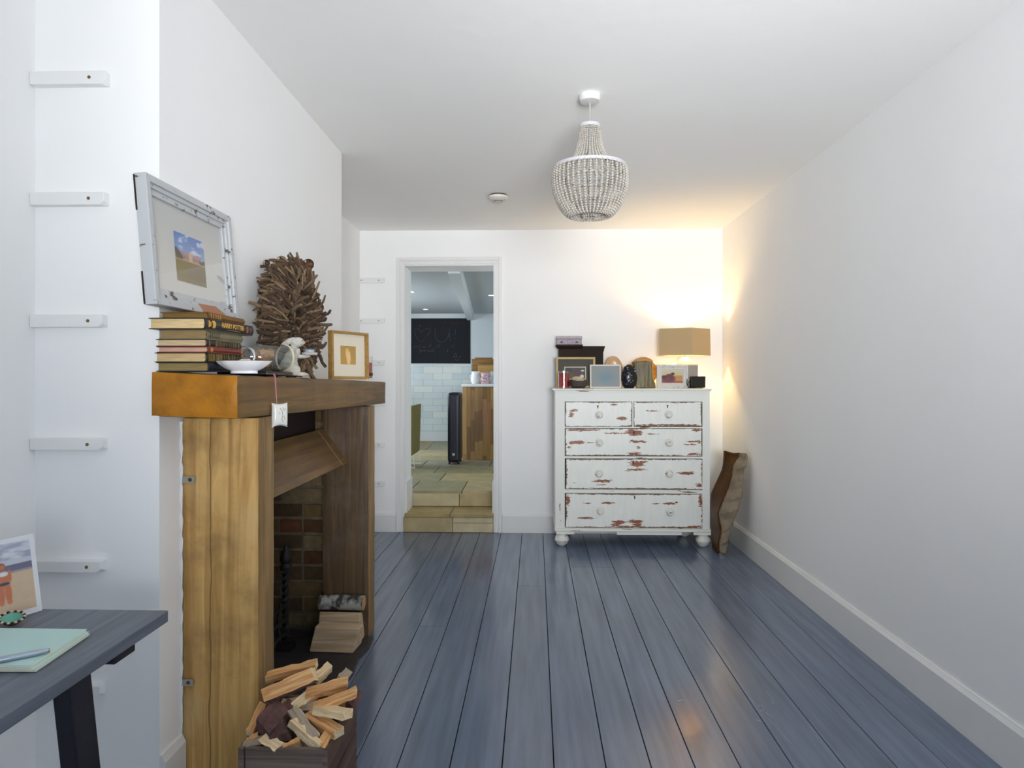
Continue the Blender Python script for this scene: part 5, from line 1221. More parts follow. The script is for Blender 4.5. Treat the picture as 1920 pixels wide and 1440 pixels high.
for key, (u0, u1, v0, v1) in dr.items():
    x0, x1, z0, z1 = cX(u0) + .001, cX(u1) - .001, cZ(v1) + .001, cZ(v0) - .001
    mb = MB(); yf_ = CYF + .0015
    nu = int((u1 - u0) / 2.1); nv = int((v1 - v0) / 1.5)
    mb.grid((x0, yf_, z0), (x1 - x0, 0, 0), (0, 0, z1 - z0), nu, nv, drawer_fn(key))
    nb_ = len(mb.v); mb.box(x0, x1, yf_ + .0004, yf_ + .022, z0, z1)
    for q in range(nb_, len(mb.v)): mb.c[q] = lin(168, 154, 134)
    d_ = mb.build('drawer', M_drw, chest, smooth=False)
    for (ku, kv) in knobs[key]:
        kx, kz = cX(ku), cZ(kv); r = .0285
        M = Matrix.Translation((kx, yf_, kz)) @ Matrix.Rotation(PI / 2, 4, 'X')
        mb = MB(); mb.lathe([(r * .98, 0), (r * .98, .003), (r * .45, .005), (r * .4, .014), (r * .72, .020), (r * .78, .027), (r * .66, .034), (r * .42, .036), (r * .38, .034), (r * .18, .034), (r * .16, .038), (0, .039)], n=30, M=M)
        mb.build('knob', chipped('knob_paint', lin(226, 224, 216), lin(120, 112, 100), .60, (30, 30, 30)), d_)
        mb = MB(); mb.lathe([(r * 1.02, 0), (r * 1.02, .0016), (r * .90, .002)], n=30, M=M); mb.build('knob_ring', mat('worn_ring', lin(150, 144, 134), rough=.6, var=.2, vs=60), d_)
    ku, kv = keyh[key]; kx, kz = cX(ku), cZ(kv)
    mb = MB(); mb.lathe([(0, .0006), (.006, .0006), (.006, 0)], n=14, M=Matrix.Translation((kx, yf_ - .0002, kz + .006)) @ Matrix.Rotation(PI / 2, 4, 'X')); mb.box(kx - .003, kx + .003, yf_ - .0008, yf_, kz - .012, kz + .004)
    mb.build('keyhole', mat('keyhole_dark', lin(44, 36, 32), rough=.8), d_)

# ------------------------------------------------------------------ on top of the chest
ZT = CT + .002
def P5(u, v, Y): return at(1020 + u / 5.818, 600 + v / 5.818, Y)
# gilt frame with grey mount and inner photo
def pic_room(u, v):
    c = mixc((52, 30, 28), (74, 40, 34), fbm(u * 5, v * 5, 3)); c = over(c, (40, 58, 66), (u > .78) & (v > .45)); c = over(c, (196, 226, 214), ell(u, v, .87, .72, .09, .06))
    c = over(c, (186, 168, 134), ell(u, v, .62, .08, .3, .12)); c = over(c, (62, 58, 34), ell(u, v, .3, .3, .14, .22)); c = over(c, (206, 200, 180), ell(u, v, .84, .22, .1, .16)); c = over(c, (22, 24, 30), ell(u, v, .16, .8, .2, .24)); return c
Y1 = 5.10
a, b_ = P5(130, 745, Y1), P5(555, 407, Y1 + .03); w_ = b_.x - a.x; h_ = b_.z - ZT
cream = mat('cream_slip', lin(206, 192, 160), rough=.6)
framed('picture_frame', 'gold edged frame with grey mount at the left end of the chest', w_, h_, .0165, .018, mat('pale_gilt', lin(190, 164, 106), rough=.5, var=.1, vs=20), ((a.x + b_.x) / 2, Y1, ZT), 0, .07, pic_room, (.235, .745, .30, .66), (86, 84, 80), prof='flat', rim=(.007, cream), glass=False, res=(50, 36))
# dark stepped wooden box and floral tin
M_db = mat('dark_lacquered_wood', lin(40, 29, 21), rough=.55, var=.15, bump=.1, spec=.15)
Y2 = 5.20
a0, a1 = P5(160, 350, Y2).x, P5(400, 350, Y2).x; c1_ = P5(640, 400, Y2).x
zA = P5(0, 273, Y2).z; zB = P5(0, 290, Y2).z
dbx = thing('dark_wooden_box', 'dark brown wooden cabinet box behind the gold edged frame', 'box', ((a0 + c1_) / 2, Y2, ZT))
mb = MB(); mb.box(a0, a1, Y2 - .055, Y2 + .06, ZT, zA - .035); mb.build('tall_compartment', M_db, dbx)
mb = MB(); mb.box(a1 + .001, c1_, Y2 - .045, Y2 + .06, ZT, zB - .008); mb.build('short_compartment', M_db, dbx)
lo, hi = zA - .035, zA; e = .024
mb = MB(); mb.hexa([(a0, Y2 - .056, lo), (a1 + .004, Y2 - .056, lo), (a1 + .004, Y2 + .06, lo), (a0, Y2 + .06, lo), (a0 - e, Y2 - .072, lo + .022), (a1 + .012, Y2 - .072, lo + .022), (a1 + .012, Y2 + .06, lo + .022), (a0 - e, Y2 + .06, lo + .022)])
mb.box(a0 - e, a1 + .012, Y2 - .072, Y2 + .06, lo + .022, hi); mb.build('cornice', M_db, dbx)
mb = MB(); mb.box(a1 + .001, c1_ + .012, Y2 - .055, Y2 + .06, zB - .012, zB); mb.hexa([(c1_ - .002, Y2 - .045, zB - .045), (c1_ + .002, Y2 - .045, zB - .045), (c1_ + .002, Y2 + .06, zB - .045), (c1_ - .002, Y2 + .06, zB - .045), (c1_ - .002, Y2 - .045, zB - .012), (c1_ + .010, Y2 - .045, zB - .012), (c1_ + .010, Y2 + .06, zB - .012), (c1_ - .002, Y2 + .06, zB - .012)])
mb.build('ledge', M_db, dbx)
def pic_tin(u, v):
    c = mixc((178, 168, 174), (158, 150, 162), fbm(u * 9, v * 5, 5)); n_ = fbm(u * 30, v * 12, 8); c = over(c, (96, 84, 100), (n_ > .60) * .6)
    for cx in (.18, .80): c = over(c, (72, 70, 74), ell(u, v, cx, .42, .05, .16)); c = over(c, (120, 60, 70), ell(u, v, cx - .02, .3, .03, .1))
    c = over(c, (120, 112, 120), (v > .9)); return c
tx0, tx1 = P5(138, 200, Y2).x, P5(408, 200, Y2).x; th_ = P5(0, 180, Y2).z - zA
tin = thing('patterned_tin', 'small lilac patterned box on top of the dark wooden box', 'box', ((tx0 + tx1) / 2, Y2, zA + .001))
mb = MB(); mb.box(tx0, tx1, Y2 - .05, Y2 + .05, zA + .001, zA + th_ * .68); bevel(mb.build('body', mat('lilac_card', lin(166, 156, 164), rough=.6, var=.15, vs=40), tin, smooth=False), .001)
mb = MB(); mb.box(tx0 - .003, tx1 + .003, Y2 - .053, Y2 + .053, zA + th_ * .69, zA + th_ * .99); bevel(mb.build('lid', mat('lilac_lid', lin(176, 166, 174), rough=.6, var=.15, vs=40), tin, smooth=False), .001)
mb = MB(); mb.grid((tx0 + .002, Y2 - .0508, zA + .003), (tx1 - tx0 - .004, 0, 0), (0, 0, th_ * .64), 50, 16, pic_tin); mb.build('flower_print', colmat('matt_print', .6), tin, smooth=False)
# red candle jar
Y3 = 4.97; a, b_ = P5(150, 745, Y3), P5(280, 560, Y3)
rc = candle('candle_jar', 'crimson candle in a straight glass at the left end of the chest', ((a.x + b_.x) / 2, Y3, ZT), (b_.x - a.x) / 2, .130, .112, mat('crimson_wax', lin(150, 14, 26), rough=.2, var=.1), None)
# stone bowl with shells
Y4 = 4.965; a, b_ = P5(285, 745, Y4), P5(470, 660, Y4); rb_ = (b_.x - a.x) / 2
sb = thing('stone_bowl', 'dark grey stone bowl of shells beside the crimson candle', 'bowl', ((a.x + b_.x) / 2, Y4, ZT))
mb = MB(); mb.lathe([(0, 0), (rb_ * .7, 0), (rb_ * .95, .018), (rb_, .038), (rb_ * .9, .056), (rb_ * .8, .056), (rb_ * .85, .036), (0, .012)], n=30); mb.build('bowl_body', mat('grey_stone', lin(64, 60, 54), rough=.7, var=.2, vs=40, bump=.3), sb, local=True)
for k in range(10):
    aa = 2 * PI * k / 10; rr = rb_ * (.55 if k % 2 else .25); mb = MB(); mb.ball((rr * math.cos(aa), rr * math.sin(aa), .052 + .006 * (k % 3)), .013, (1.2, .8, .6), Matrix.Rotation(k, 3, 'Z'), 10, 6); mb.build('shell', mat('shell_%d' % (k % 2), lin(*((226, 214, 190), (196, 176, 146))[k % 2]), rough=.4), sb, local=True)
# white frame with blurred blue picture
def pic_blue(u, v):
    c = mixc((132, 136, 132), (138, 140, 142), u); d = np.exp(-(((u - .52) / .33) ** 2 + ((v - .45) / .33) ** 2)); return c * (1 - d[:, None]) + np.array((104, 132, 146.)) * d[:, None]
Y5 = 4.99; a, b_ = P5(500, 742, Y5), P5(838, 487, Y5)
framed('picture_frame', 'thin white frame with hazy blue picture in the middle left of the chest', b_.x - a.x, b_.z - ZT, .011, .014, mat('silver_white_frame', lin(206, 204, 196), rough=.4, var=.04), ((a.x + b_.x) / 2, Y5, ZT), 0, .06, pic_blue, (.04, .96, .045, .955), (200, 200, 196), prof='flat', glass=False, res=(40, 30))
# peach oval plate behind
Y6 = 5.16; a, b_ = P5(655, 745, Y6), P5(862, 395, Y6); pr_ = (b_.x - a.x) / 2; hh_ = b_.z - ZT
pl = thing('oval_plate', 'peach glazed oval plate standing behind the blue picture', 'plate', ((a.x + b_.x) / 2, Y6, ZT), (-.1, 0, 0))
mb = MB(); M = Matrix.Translation((0, 0, hh_ / 2)) @ Matrix.Rotation(PI / 2, 4, 'X')
mb.lathe([(0, -.001), (.6, -.001), (.85, .006), (1, .014), (1, .017), (.95, .016), (.8, .008), (.55, .003), (0, .003)], n=40, M=M @ Matrix.Diagonal((pr_, hh_ / 2, 1, 1))); mb.build('dish', mat('peach_glaze', lin(208, 170, 128), rough=.25, var=.06, vs=8), pl, local=True)
mb = MB(); mb.lathe([(.97, .0165), (1.01, .0155), (1.0, .019), (.98, .019)], n=40, M=M @ Matrix.Diagonal((pr_, hh_ / 2, 1, 1))); mb.build('rim', mat('amber_rim', lin(196, 146, 90), rough=.25), pl, local=True)
# dark shell-inlaid egg ornament
Y7 = 4.98; a, b_ = P5(840, 745, Y7), P5(1015, 485, Y7); r7 = (b_.x - a.x) / 2; h7 = b_.z - ZT
eg = thing('mosaic_ornament', 'glossy black oval ornament with pearly specks left of the amber disc', 'ornament', ((a.x + b_.x) / 2, Y7, ZT))
mb = MB(); mb.lathe([(0, .0), (r7 * .55, .0), (r7 * .85, h7 * .12), (r7, h7 * .4), (r7 * .92, h7 * .65), (r7 * .62, h7 * .9), (r7 * .2, h7 * .995), (0, h7)], n=28, sy=.6); mb.build('body', mat('black_glaze', lin(18, 20, 28), rough=.12, var=.3, vs=30, bump=.3, bs=60), eg, local=True)
re_ = random.Random(2)
for k in range(15):
    aa = -PI / 2 + re_.uniform(-1.2, 1.2); zz = re_.uniform(.06, .88); rr = r7 * (1 - abs(zz - .42) ** 2.2 * 1.6) * .985
    mb = MB(); mb.ball((rr * math.cos(aa), rr * .6 * math.sin(aa), zz * h7), re_.uniform(.003, .007), (1.2, .6, .9), nu=8, nv=5); mb.build('speck', mat('pearl_%d' % (k % 3), lin(*((170, 176, 190), (60, 66, 110), (110, 116, 120))[k % 3]), rough=.15), eg, local=True)
# amber disc
Y8 = 5.11; c8 = P5(1085, 560, Y8); r8 = 26.5 / (F / Y8)
dc = thing('amber_disc', 'round polished amber disc standing behind the green stone', 'ornament', (c8.x, Y8, ZT), (-.06, 0, 0))
mb = MB(); M = Matrix.Translation((0, 0, c8.z - ZT)) @ Matrix.Rotation(PI / 2, 4, 'X'); mb.lathe([(0, 0), (r8 * .9, .0), (r8, .008), (r8, .016), (r8 * .93, .022), (0, .024)], n=48, M=M)
mb.build('disc', wood('amber_onyx', lin(150, 92, 26), lin(204, 152, 70), 'X', rough=.2, fine=34, bump=.05, distort=2), dc, local=True)
mb = MB(); mb.box(-.04, .04, -.02, .03, 0, c8.z - ZT - r8 * .93); mb.build('stand', M_db, dc, local=True)
# green stone slab
Y9 = 5.0; mb = MB(); out = [(1010, 745), (1005, 700), (1015, 640), (1000, 560), (985, 480), (960, 462), (1010, 450), (1100, 448), (1170, 452), (1182, 470), (1176, 540), (1190, 600), (1186, 640), (1215, 690), (1222, 745)]
n = len(out); vs = [P5(u, v, Y9) for u, v in out] + [P5(u, v, Y9) + Vector((0, .05, 0)) for u, v in out]
for p in vs: p.z = max(p.z, ZT)
mb.add(vs, [tuple(range(n)), tuple(range(n, 2 * n))[::-1]] + [(k, (k + 1) % n, n + (k + 1) % n, n + k) for k in range(n)])
o = mb.build('green_stone', [wood('green_slab', lin(48, 44, 24), lin(132, 120, 70), 'Z', rough=.4, fine=24, bump=1.0, stain=lin(74, 52, 22), stain_amt=.8, tint=lin(176, 156, 92), distort=5, stain_scale=14)], smooth=False)
tag(bevel(o, .006, 3), 'rough greenish stone slab standing in front of the amber disc', 'ornament')
# white frame with horse photo
def pic_horse(u, v):
    c = mixc((196, 168, 116), (200, 190, 158), v); c = over(c, (186, 134, 66), (v < .60)); c = over(c, (150, 70, 50), (v < .14 + .1 * (u < .5)))
    c = over(c, (112, 52, 56), ell(u, v, .33, .32, .32, .34)); c = over(c, (84, 40, 48), ell(u, v, .38, .58, .16, .13)); c = over(c, (58, 28, 34), ell(u, v, .53, .73, .09, .10)); c = over(c, (78, 34, 40), ell(u, v, .1, .45, .14, .14)); c = over(c, (90, 44, 50), ell(u, v, .47, .5, .07, .26)); return c
Y10 = 4.98; a, b_ = P5(1228, 738, Y10), P5(1567, 490, Y10)
framed('picture_frame', 'wide white washed frame with red brown horse photo', b_.x - a.x, b_.z - ZT, .034, .022, chipped('white_wash', lin(206, 204, 200), lin(176, 168, 158), .6, (20, 20, 20)), ((a.x + b_.x) / 2, Y10, ZT), 0, .06, pic_horse, (.165, .835, .23, .76), (206, 202, 192), prof='step', glass=False, res=(60, 40))
# lamp
LYc = 5.115
lc = at(1287, 640, LYc)
lampx = at(1284, 660, LYc).x
lamp = thing('table_lamp', 'table lamp with square beige shade and white ceramic base, switched on', 'lamp', (lampx, LYc, ZT))
r_l = 14.5 / (F / LYc); hb = P5(0, 405, LYc).z - ZT
mb = MB(); mb.lathe([(0, 0), (r_l * .95, 0), (r_l * 1.08, .008), (r_l * 1.08, hb * .72), (r_l * .98, hb * .84), (r_l * .6, hb * .95), (r_l * .25, hb), (0, hb)], n=36); mb.build('base', mat('white_ceramic', lin(226, 220, 206), rough=.25, var=.03, bump=.1), lamp, local=True)
zs0 = at(0, 668, LYc).z; zs1 = at(0, 619, LYc).z
mb = MB(); mb.tube([(0, 0, hb - .002), (0, 0, (zs0 + zs1) / 2 - ZT - .03)], .006, n=10); mb.build('stem', mat('brass', (.6, .45, .2, 1), rough=.3, metal=.9), lamp, local=True)
hwx = .135; hwy = .115; yawl = math.radians(32)
# square shade seen on its corner
cl = at(1234.5, 0, LYc + .02).x - lampx; cr = at(1332.5, 0, LYc + .02).x - lampx; cm = at(1296, 0, LYc - .11).x - lampx
cor = [Vector((cl, -.005, 0)), Vector((cm, -.125, 0)), Vector((cr, .02, 0)), Vector((cl + cr - cm, .14, 0))]
cc = sum(cor, Vector()) / 4
mshade, nt, b = newmat('linen_shade'); setp(b, 'Base Color', lin(190, 166, 126)); setp(b, 'Roughness', .9)
tr_ = nt.nodes.new('ShaderNodeBsdfTranslucent'); tr_.inputs[0].default_value = lin(170, 150, 120); mx_ = nt.nodes.new('ShaderNodeMixShader'); mx_.inputs[0].default_value = .05
nt.links.new(b.outputs[0], mx_.inputs[1]); nt.links.new(tr_.outputs[0], mx_.inputs[2]); nt.links.new(mx_.outputs[0], nt.nodes['Material Output'].inputs[0])
wv_ = nt.nodes.new('ShaderNodeTexNoise'); wv_.inputs['Scale'].default_value = 350; bp_ = nt.nodes.new('ShaderNodeBump'); bp_.inputs['Strength'].default_value = .2; bp_.inputs['Distance'].default_value = .002; nt.links.new(wv_.outputs[0], bp_.inputs['Height']); nt.links.new(bp_.outputs[0], b.inputs['Normal'])
mb = MB(); inn = [cc + (p - cc) * .985 for p in cor]; topi = [cc + (p - cc) * .965 for p in cor]; topo = [cc + (p - cc) * .98 for p in cor]
z0_, z1_ = zs0 - ZT, zs1 - ZT
V = lambda p, z: Vector((p.x, p.y, z))
vs = [V(p, z0_) for p in cor] + [V(p, z1_) for p in topo] + [V(p, z0_) for p in inn] + [V(p, z1_) for p in topi]; fs = []
for k in range(4):
    n = (k + 1) % 4; fs += [(k, n, 4 + n, 4 + k), (8 + n, 8 + k, 12 + k, 12 + n), (k, 8 + k, 8 + n, n), (4 + k, 4 + n, 12 + n, 12 + k)]
mb.add(vs, fs); mb.build('lamp_shade', mshade, lamp, local=True, smooth=False)
zb2 = (z0_ + z1_) / 2
mb = MB(); mb.tube([V(inn[0], z1_ - .02), V(cc, z1_ - .03), V(inn[2], z1_ - .02)], .0015, n=6); mb.tube([V(inn[1], z1_ - .02), V(cc, z1_ - .03), V(inn[3], z1_ - .02)], .0015, n=6); mb.build('shade_carrier', mat('carrier_wire', (.5, .5, .5, 1), metal=.8, rough=.3), lamp, local=True)
mb = MB(); mb.tube([(0, 0, zb2 - .035), (0, 0, zb2 - .012)], .013, n=12); mb.build('bulb_holder', M_trim, lamp, local=True)
mb = MB(); mb.lathe([(.010, -.028), (.014, -.018), (.022, 0), (.020, .012), (.010, .021), (0, .023)], cz=zb2 + .018, n=18)
bl = mb.build('bulb', pane('bulb_glass', (1, .95, .85, 1), refl=.03), lamp, local=True)
ld = bpy.data.lights.new('table_lamp_light', 'POINT'); ld.energy = 10.5; ld.color = (1, .73, .33); ld.shadow_soft_size = .028
lo_ = bpy.data.objects.new('table_lamp_light', ld); C.objects.link(lo_); lo_.location = (lampx, LYc, ZT + zb2 + .016)
# grey box behind, black clock
a, b_ = P5(1562, 740, 5.0), P5(1680, 494, 5.0)
gb = thing('grey_box', 'plain grey upright box between the lamp and horse photo', 'box', ((a.x + b_.x) / 2, 5.07, ZT))
mb = MB(); mb.box(a.x - .03, b_.x, 5.0, 5.03 - .008, ZT, b_.z); bevel(mb.build('case', mat('grey_card', lin(158, 152, 142), rough=.6, var=.04), gb, smooth=False), .002)
mb = MB(); mb.box(a.x - .032, b_.x + .002, 4.998, 5.024, b_.z, b_.z + .006); mb.build('lid', mat('pale_lid', lin(212, 206, 190), rough=.5), gb)
a, b_ = P5(1600, 728, 4.94), P5(1768, 615, 4.94)
ck = thing('black_clock', 'small black screen clock at the right end of the chest', 'clock', ((a.x + b_.x) / 2, 4.945, ZT), (-.12, 0, .12))
wc, hc = (b_.x - a.x), (b_.z - ZT)
M_blk = mat('black_plastic', lin(22, 21, 20), rough=.25, var=.05)
mb = MB(); mb.hexa([(-wc / 2 + .004, -.012, .004), (wc / 2 - .006, -.012, .004), (wc / 2 - .006, .03, .004), (-wc / 2 + .004, .03, .004), (-wc / 2, -.012, hc), (wc / 2, -.012, hc), (wc / 2, .012, hc), (-wc / 2, .012, hc)]); bevel(mb.build('case', M_blk, ck, local=True, smooth=False), .003, 3)
mb = MB(); mb.box(-wc / 2 + .008, wc / 2 - .01, -.0135, -.0118, .014, hc - .008); mb.build('screen', mat('dark_screen', lin(36, 36, 32), rough=.08, var=.2, vs=12), ck, local=True)
mb = MB(); mb.box(-wc / 4, wc / 4, -.02, .02, 0, .005); mb.build('foot', mat('olive_foot', lin(96, 90, 40), rough=.4), ck, local=True)
mb = MB(); mb.tube([(-wc / 2, .0, hc * .5), (-wc / 2 - .014, 0, hc * .6), (-wc / 2 - .022, .002, hc * .35), (-wc / 2 - .018, 0, .006), (-wc / 2 - .006, 0, .008)], .0035, n=7); mb.tube([(-wc / 2 - .02, .01, hc * .8), (-wc / 2 - .026, .01, hc * .4), (-wc / 2 - .012, .008, .006)], .003, n=7); mb.build('cable', M_blk, ck, local=True)

# ------------------------------------------------------------------ wood slab leaning in the corner
rows = [ # v,  L(u), M(u), R(u), yL, yM, yR
 (150, 290, 455, 500, 4.83, 4.66, 4.62), (205, 289, 472, 548, 4.83, 4.66, 4.61), (300, 283, 400, 538, 4.835, 4.66, 4.61), (370, 268, 385, 510, 4.84, 4.66, 4.61), (440, 236, 376, 497, 4.845, 4.65, 4.61),
 (540, 190, 352, 494, 4.85, 4.65, 4.61), (640, 146, 310, 488, 4.855, 4.65, 4.62), (740, 140, 268, 462, 4.86, 4.64, 4.62), (850, 140, 225, 430, 4.86, 4.63, 4.62), (940, 142, 238, 392, 4.86, 4.63, 4.63), (1030, 146, 262, 352, 4.86, 4.63, 4.64),
 (1110, 150, 250, 342, 4.86, 4.63, 4.645), (1200, 158, 232, 328, 4.86, 4.64, 4.65), (1300, 166, 240, 308, 4.86, 4.64, 4.66)]
sl_ = thing('driftwood_slab', 'curved brown driftwood slab with rippled grey edge leaning in the corner', 'wood slab', (1.42, 4.74, 0))
def pt(u, v, Y, zlim=None):
    p = at(1310 + u / 6, 820 + v / 6, Y); return p
import itertools
def interp(rows, n):
    res = []
    for i in range(n + 1):
        t = i / n * (len(rows) - 1); k = min(int(t), len(rows) - 2); f = t - k
        res.append([a + (b - a) * f for a, b in zip(rows[k], rows[k + 1])])
    return res
RR = interp(rows, 60)
ztopb = pt(0, 150, 4.7).z
def fixz(p, i, dz=0):
    z = ztopb * (1 - i / 60) + .002 * (i / 60) 
    return Vector((min(p.x, XR - .018), p.y, max(p.z + dz, .001)))
br = MB(); gy = MB(); nb1 = 8; vs = []; 
for i, (v, l, m_, r, yl, ym, yr) in enumerate(RR):
    for k in range(nb1 + 1):
        t = k / nb1; p = pt(l + (m_ - l) * t, v + (t * 50 if i < 3 else 0), yl + (ym - yl) * t); rg = .010 * math.exp(-((t - .72) / .1) ** 2); p.y -= rg; vs.append(fixz(p, i))
fs = [(i * (nb1 + 1) + k, (i + 1) * (nb1 + 1) + k, (i + 1) * (nb1 + 1) + k + 1, i * (nb1 + 1) + k + 1) for i in range(60) for k in range(nb1)]
br.add(vs, fs)
mbk = lambda m, o: m
o = br.build('polished_face', wood('dark_oiled_wood', lin(60, 34, 6), lin(98, 58, 12), 'Z', rough=.4, fine=16, bump=.2, stain=lin(128, 84, 30), stain_amt=.35, distort=2), sl_, weld=False)
sd = o.modifiers.new('thick', 'SOLIDIFY'); sd.thickness = .014; sd.offset = 0
vs = []
for i, (v, l, m_, r, yl, ym, yr) in enumerate(RR):
    for k in range(nb1 + 1):
        t = k / nb1; p = pt(m_ + (r - m_) * t, v + (40 if i < 3 else 0), ym + (yr - ym) * t)
        rip = .011 * math.sin(v / 26 + t * 2.2) * math.sin(PI * t) + .003 * math.sin(v / 11 + t * 4); p.y -= rip + .008 * math.sin(PI * t); vs.append(fixz(p, i))
gy.add(vs, fs)
o = gy.build('rippled_edge', mat('weathered_grey_wood', lin(132, 118, 98), rough=.6, var=.3, vs=10, bump=.6, bs=30), sl_, weld=False)
sd = o.modifiers.new('thick', 'SOLIDIFY'); sd.thickness = .012; sd.offset = 0

# ------------------------------------------------------------------ smoke alarm and chandelier
sp = at(934, 367, 4.25)
al = thing('smoke_alarm', 'round white smoke alarm on the ceiling', 'smoke alarm', (sp.x, 4.28, ZC - .001))
mb = MB(); mb.lathe([(0, 0), (.055, 0), (.055, -.007), (0, -.007)], n=36); mb.build('mounting_plate', mat('alarm_plate', lin(60, 52, 44), rough=.6), al, local=True)
mb = MB(); mb.lathe([(.062, -.008), (.066, -.012), (.064, -.022), (.052, -.032), (.030, -.037), (.029, -.034), (.026, -.034), (.025, -.042), (0, -.043)], n=40); mb.build('housing', mat('alarm_plastic', lin(222, 216, 206), rough=.4, var=.01), al, local=True)
mb = MB(); mb.ball((.040, -.02, -.035), .003, nu=8, nv=6); mb.build('indicator', mat('alarm_led', lin(120, 110, 90), rough=.3), al, local=True)
mb = MB(); mb.lathe([(.0245, -.0422), (.0275, -.0385), (.0285, -.0385), (.0255, -.0425)], n=30); mb.build('vent_ring', mat('alarm_vent', lin(110, 98, 88), rough=.6), al, local=True)

chY = 2.77; cp = at(1106, 300, chY); cxx = cp.x
cd = thing('chandelier', 'small beaded glass basket chandelier hanging from the ceiling', 'chandelier', (cxx, chY, ZC))
mb = MB(); mb.lathe([(0, -.0005), (.045, -.0005), (.046, -.018), (.040, -.028), (.012, -.032), (0, -.032)], n=36); mb.build('ceiling_rose', mat('rose_white', lin(214, 212, 212), rough=.35, var=.01), cd, local=True)
mb = MB(); mb.tube([(0, 0, -.032), (0, 0, -.125)], .0035, n=8); mb.build('cord', mat('clear_cord', lin(168, 162, 156), rough=.4), cd, local=True)
M_ring = mat('painted_iron_ring', lin(186, 186, 190), rough=.4, var=.05)
def ring(r, z, h, nm, t=.004):
    mb = MB(); mb.lathe([(r, z), (r + t, z), (r + t, z + h), (r, z + h), (r, z)], n=48); return mb.build(nm, M_ring, cd, local=True)
z_of = lambda y, Y=chY: at(0, y, Y).z - ZC
zr0 = -.140; zr1 = z_of(327); 
ring(.041, zr0, .014, 'top_ring'); ring(.150, zr1 - .005, .013, 'main_ring', .005); ring(.098, z_of(344), .006, 'inner_ring'); ring(.040, z_of(382), .008, 'bottom_ring')
mb = MB(); 
for k in range(3):
    a = k * 2 * PI / 3 + .3; mb.tube([(.1 * math.cos(a), .1 * math.sin(a), z_of(344) + .003), (.042 * math.cos(a), .042 * math.sin(a), z_of(382) + .004)], .0012, n=5)
    mb.tube([(.15 * math.cos(a), .15 * math.sin(a), zr1 + .002), (.066 * math.cos(a), .066 * math.sin(a), zr1 + .05), (.046 * math.cos(a), .046 * math.sin(a), zr0 - .05), (.040 * math.cos(a), .040 * math.sin(a), zr0 + .004)], .0015, n=5)
mb.tube([(0, 0, -.125), (0, 0, z_of(350))], .0022, n=6)
mb.tube([(0.042, 0, zr0 + .004), (-.042, 0, zr0 + .004)], .0018, n=6); mb.tube([(0, .042, zr0 + .004), (0, -.042, zr0 + .004)], .0018, n=6)
mb.build('support_rod', mat('aged_iron', lin(104, 92, 80), rough=.5, metal=.5), cd, local=True)
M_bead = mat('clear_acrylic_bead', (.60, .56, .50, 1), rough=.12, var=.1, vs=60, trans=.35, ior=1.45)
def bead_strand(path, r=.0045, gap=.0093):
    """beads threaded along a polyline given in (radius, height)"""
    L_ = [0]
    for i in range(1, len(path)): L_.append(L_[-1] + math.dist(path[i], path[i - 1]))
    n = max(2, int(L_[-1] / gap)); mb = MB()
    for k in range(n + 1):
        s = L_[-1] * k / n; i = max(j for j in range(len(L_)) if L_[j] <= s + 1e-9); i = min(i, len(path) - 2)
        f = (s - L_[i]) / (L_[i + 1] - L_[i]); p = [path[i][q] + (path[i + 1][q] - path[i][q]) * f for q in range(2)]
        mb.ball((p[0], 0, p[1]), r, nu=7, nv=5)
    return mb
def ring_of(mb, nm, n, ph=0):
    first = mb.build(nm, M_bead, cd, local=True, weld=False)
    for k in range(n):
        o = first if k == 0 else first.copy()
        if k: C.objects.link(o); o.parent = cd
        o.rotation_euler = (0, 0, ph + 2 * PI * k / n)
def smoothpath(pts, n=40):
    out = []
    for i in range(n + 1):
        t = i / n * (len(pts) - 1); k = min(int(t), len(pts) - 2); f = t - k
        p0, p1, p2, p3 = pts[max(k - 1, 0)], pts[k], pts[k + 1], pts[min(k + 2, len(pts) - 1)]
        out.append(tuple(.5 * (2 * p1[q] + (p2[q] - p0[q]) * f + (2 * p0[q] - 5 * p1[q] + 4 * p2[q] - p3[q]) * f * f + (3 * p1[q] - p0[q] - 3 * p2[q] + p3[q]) * f ** 3) for q in range(2)))
    return out
top_path = smoothpath([(.043, zr0), (.050, zr0 - .06), (.068, zr1 + .055), (.100, zr1 + .018), (.146, zr1 + .006)])
ring_of(bead_strand(top_path, .0036, .0078), 'bead_strand', 34)
zl = z_of(414)
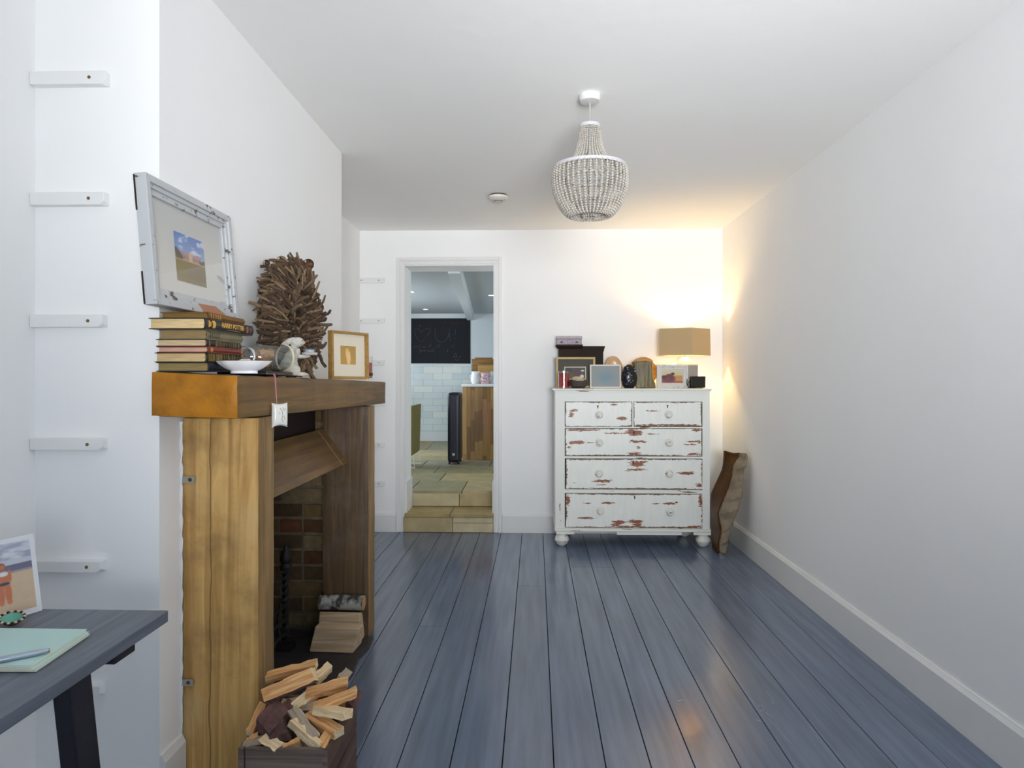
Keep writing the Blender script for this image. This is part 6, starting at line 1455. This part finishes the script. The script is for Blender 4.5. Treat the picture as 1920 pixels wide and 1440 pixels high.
low_path = smoothpath([(.154, zr1 - .004), (.158, zr1 - .05), (.152, zr1 - .10), (.128, zl + .045), (.098, zl + .008), (0.072, zl + .004), (.056, zl + .03), (.042, z_of(382))])
ring_of(bead_strand(low_path, .0050, .0104), 'bead_strand', 42)
inner_path = smoothpath([(.150, zr1 - .004), (.135, zr1 - .035), (.102, z_of(344) + .002)])
ring_of(bead_strand(inner_path, .0040, .0092), 'bead_strand', 22, .06)
inner2 = smoothpath([(.098, z_of(344)), (.092, z_of(344) - .05), (.066, z_of(382) - .02), (.042, z_of(382))])
ring_of(bead_strand(inner2, .0038, .0092), 'bead_strand', 26, .09)
loop = smoothpath([(.041, z_of(382)), (.038, zl + .03), (.028, zl), (.018, zl + .028), (.012, z_of(384))])
ring_of(bead_strand(loop, .0040, .0085), 'bead_loop', 16, .1)

# small joined marks that cannot be picked apart singly
for o in bpy.data.objects:
    if o.type == 'MESH' and o.parent and o.name.split('.')[0] in ('edge_wear', 'gilt_bands', 'title_marks', 'subtitle_marks', 'gold_emblem', 'painted_lines', 'flower_sprigs', 'title_lettering', 'gilt_ornament', 'tile_grout', 'support_rod', 'bead_strand', 'bead_loop') + tuple(
            'chalk_' + q for q in ('small_marks', 'writing', 'orange_writing', 'letters')):
        if o.name.split('.')[0] not in ('bead_strand', 'bead_loop', 'title_lettering', 'tile_grout', 'support_rod'): o['kind'] = 'stuff'

setp(MATS['dark_oiled_wood'].node_tree.nodes['Principled BSDF'], 'Specular IOR Level', .12)
setp(MATS['weathered_grey_wood'].node_tree.nodes['Principled BSDF'], 'Specular IOR Level', .2)

M_scr = mat('scratch_white', lin(176, 180, 188), rough=.8, var=0)
for pl in ([(1440, 1347), (1458, 1367), (1483, 1395)], [(1438, 1298), (1446, 1308), (1451, 1320)], [(1420, 1325), (1428, 1322), (1433, 1330), (1425, 1334)], [(1418, 1350), (1427, 1353)], [(1404, 1308), (1414, 1320)], [(1272, 1314), (1284, 1312)], [(1432, 1334), (1449, 1345)]):
    mb = MB(); mb.tube([on_plane(x, y, .0002) for x, y in pl], .0011, n=5); mb.build('paint_scratch', M_scr, floor)
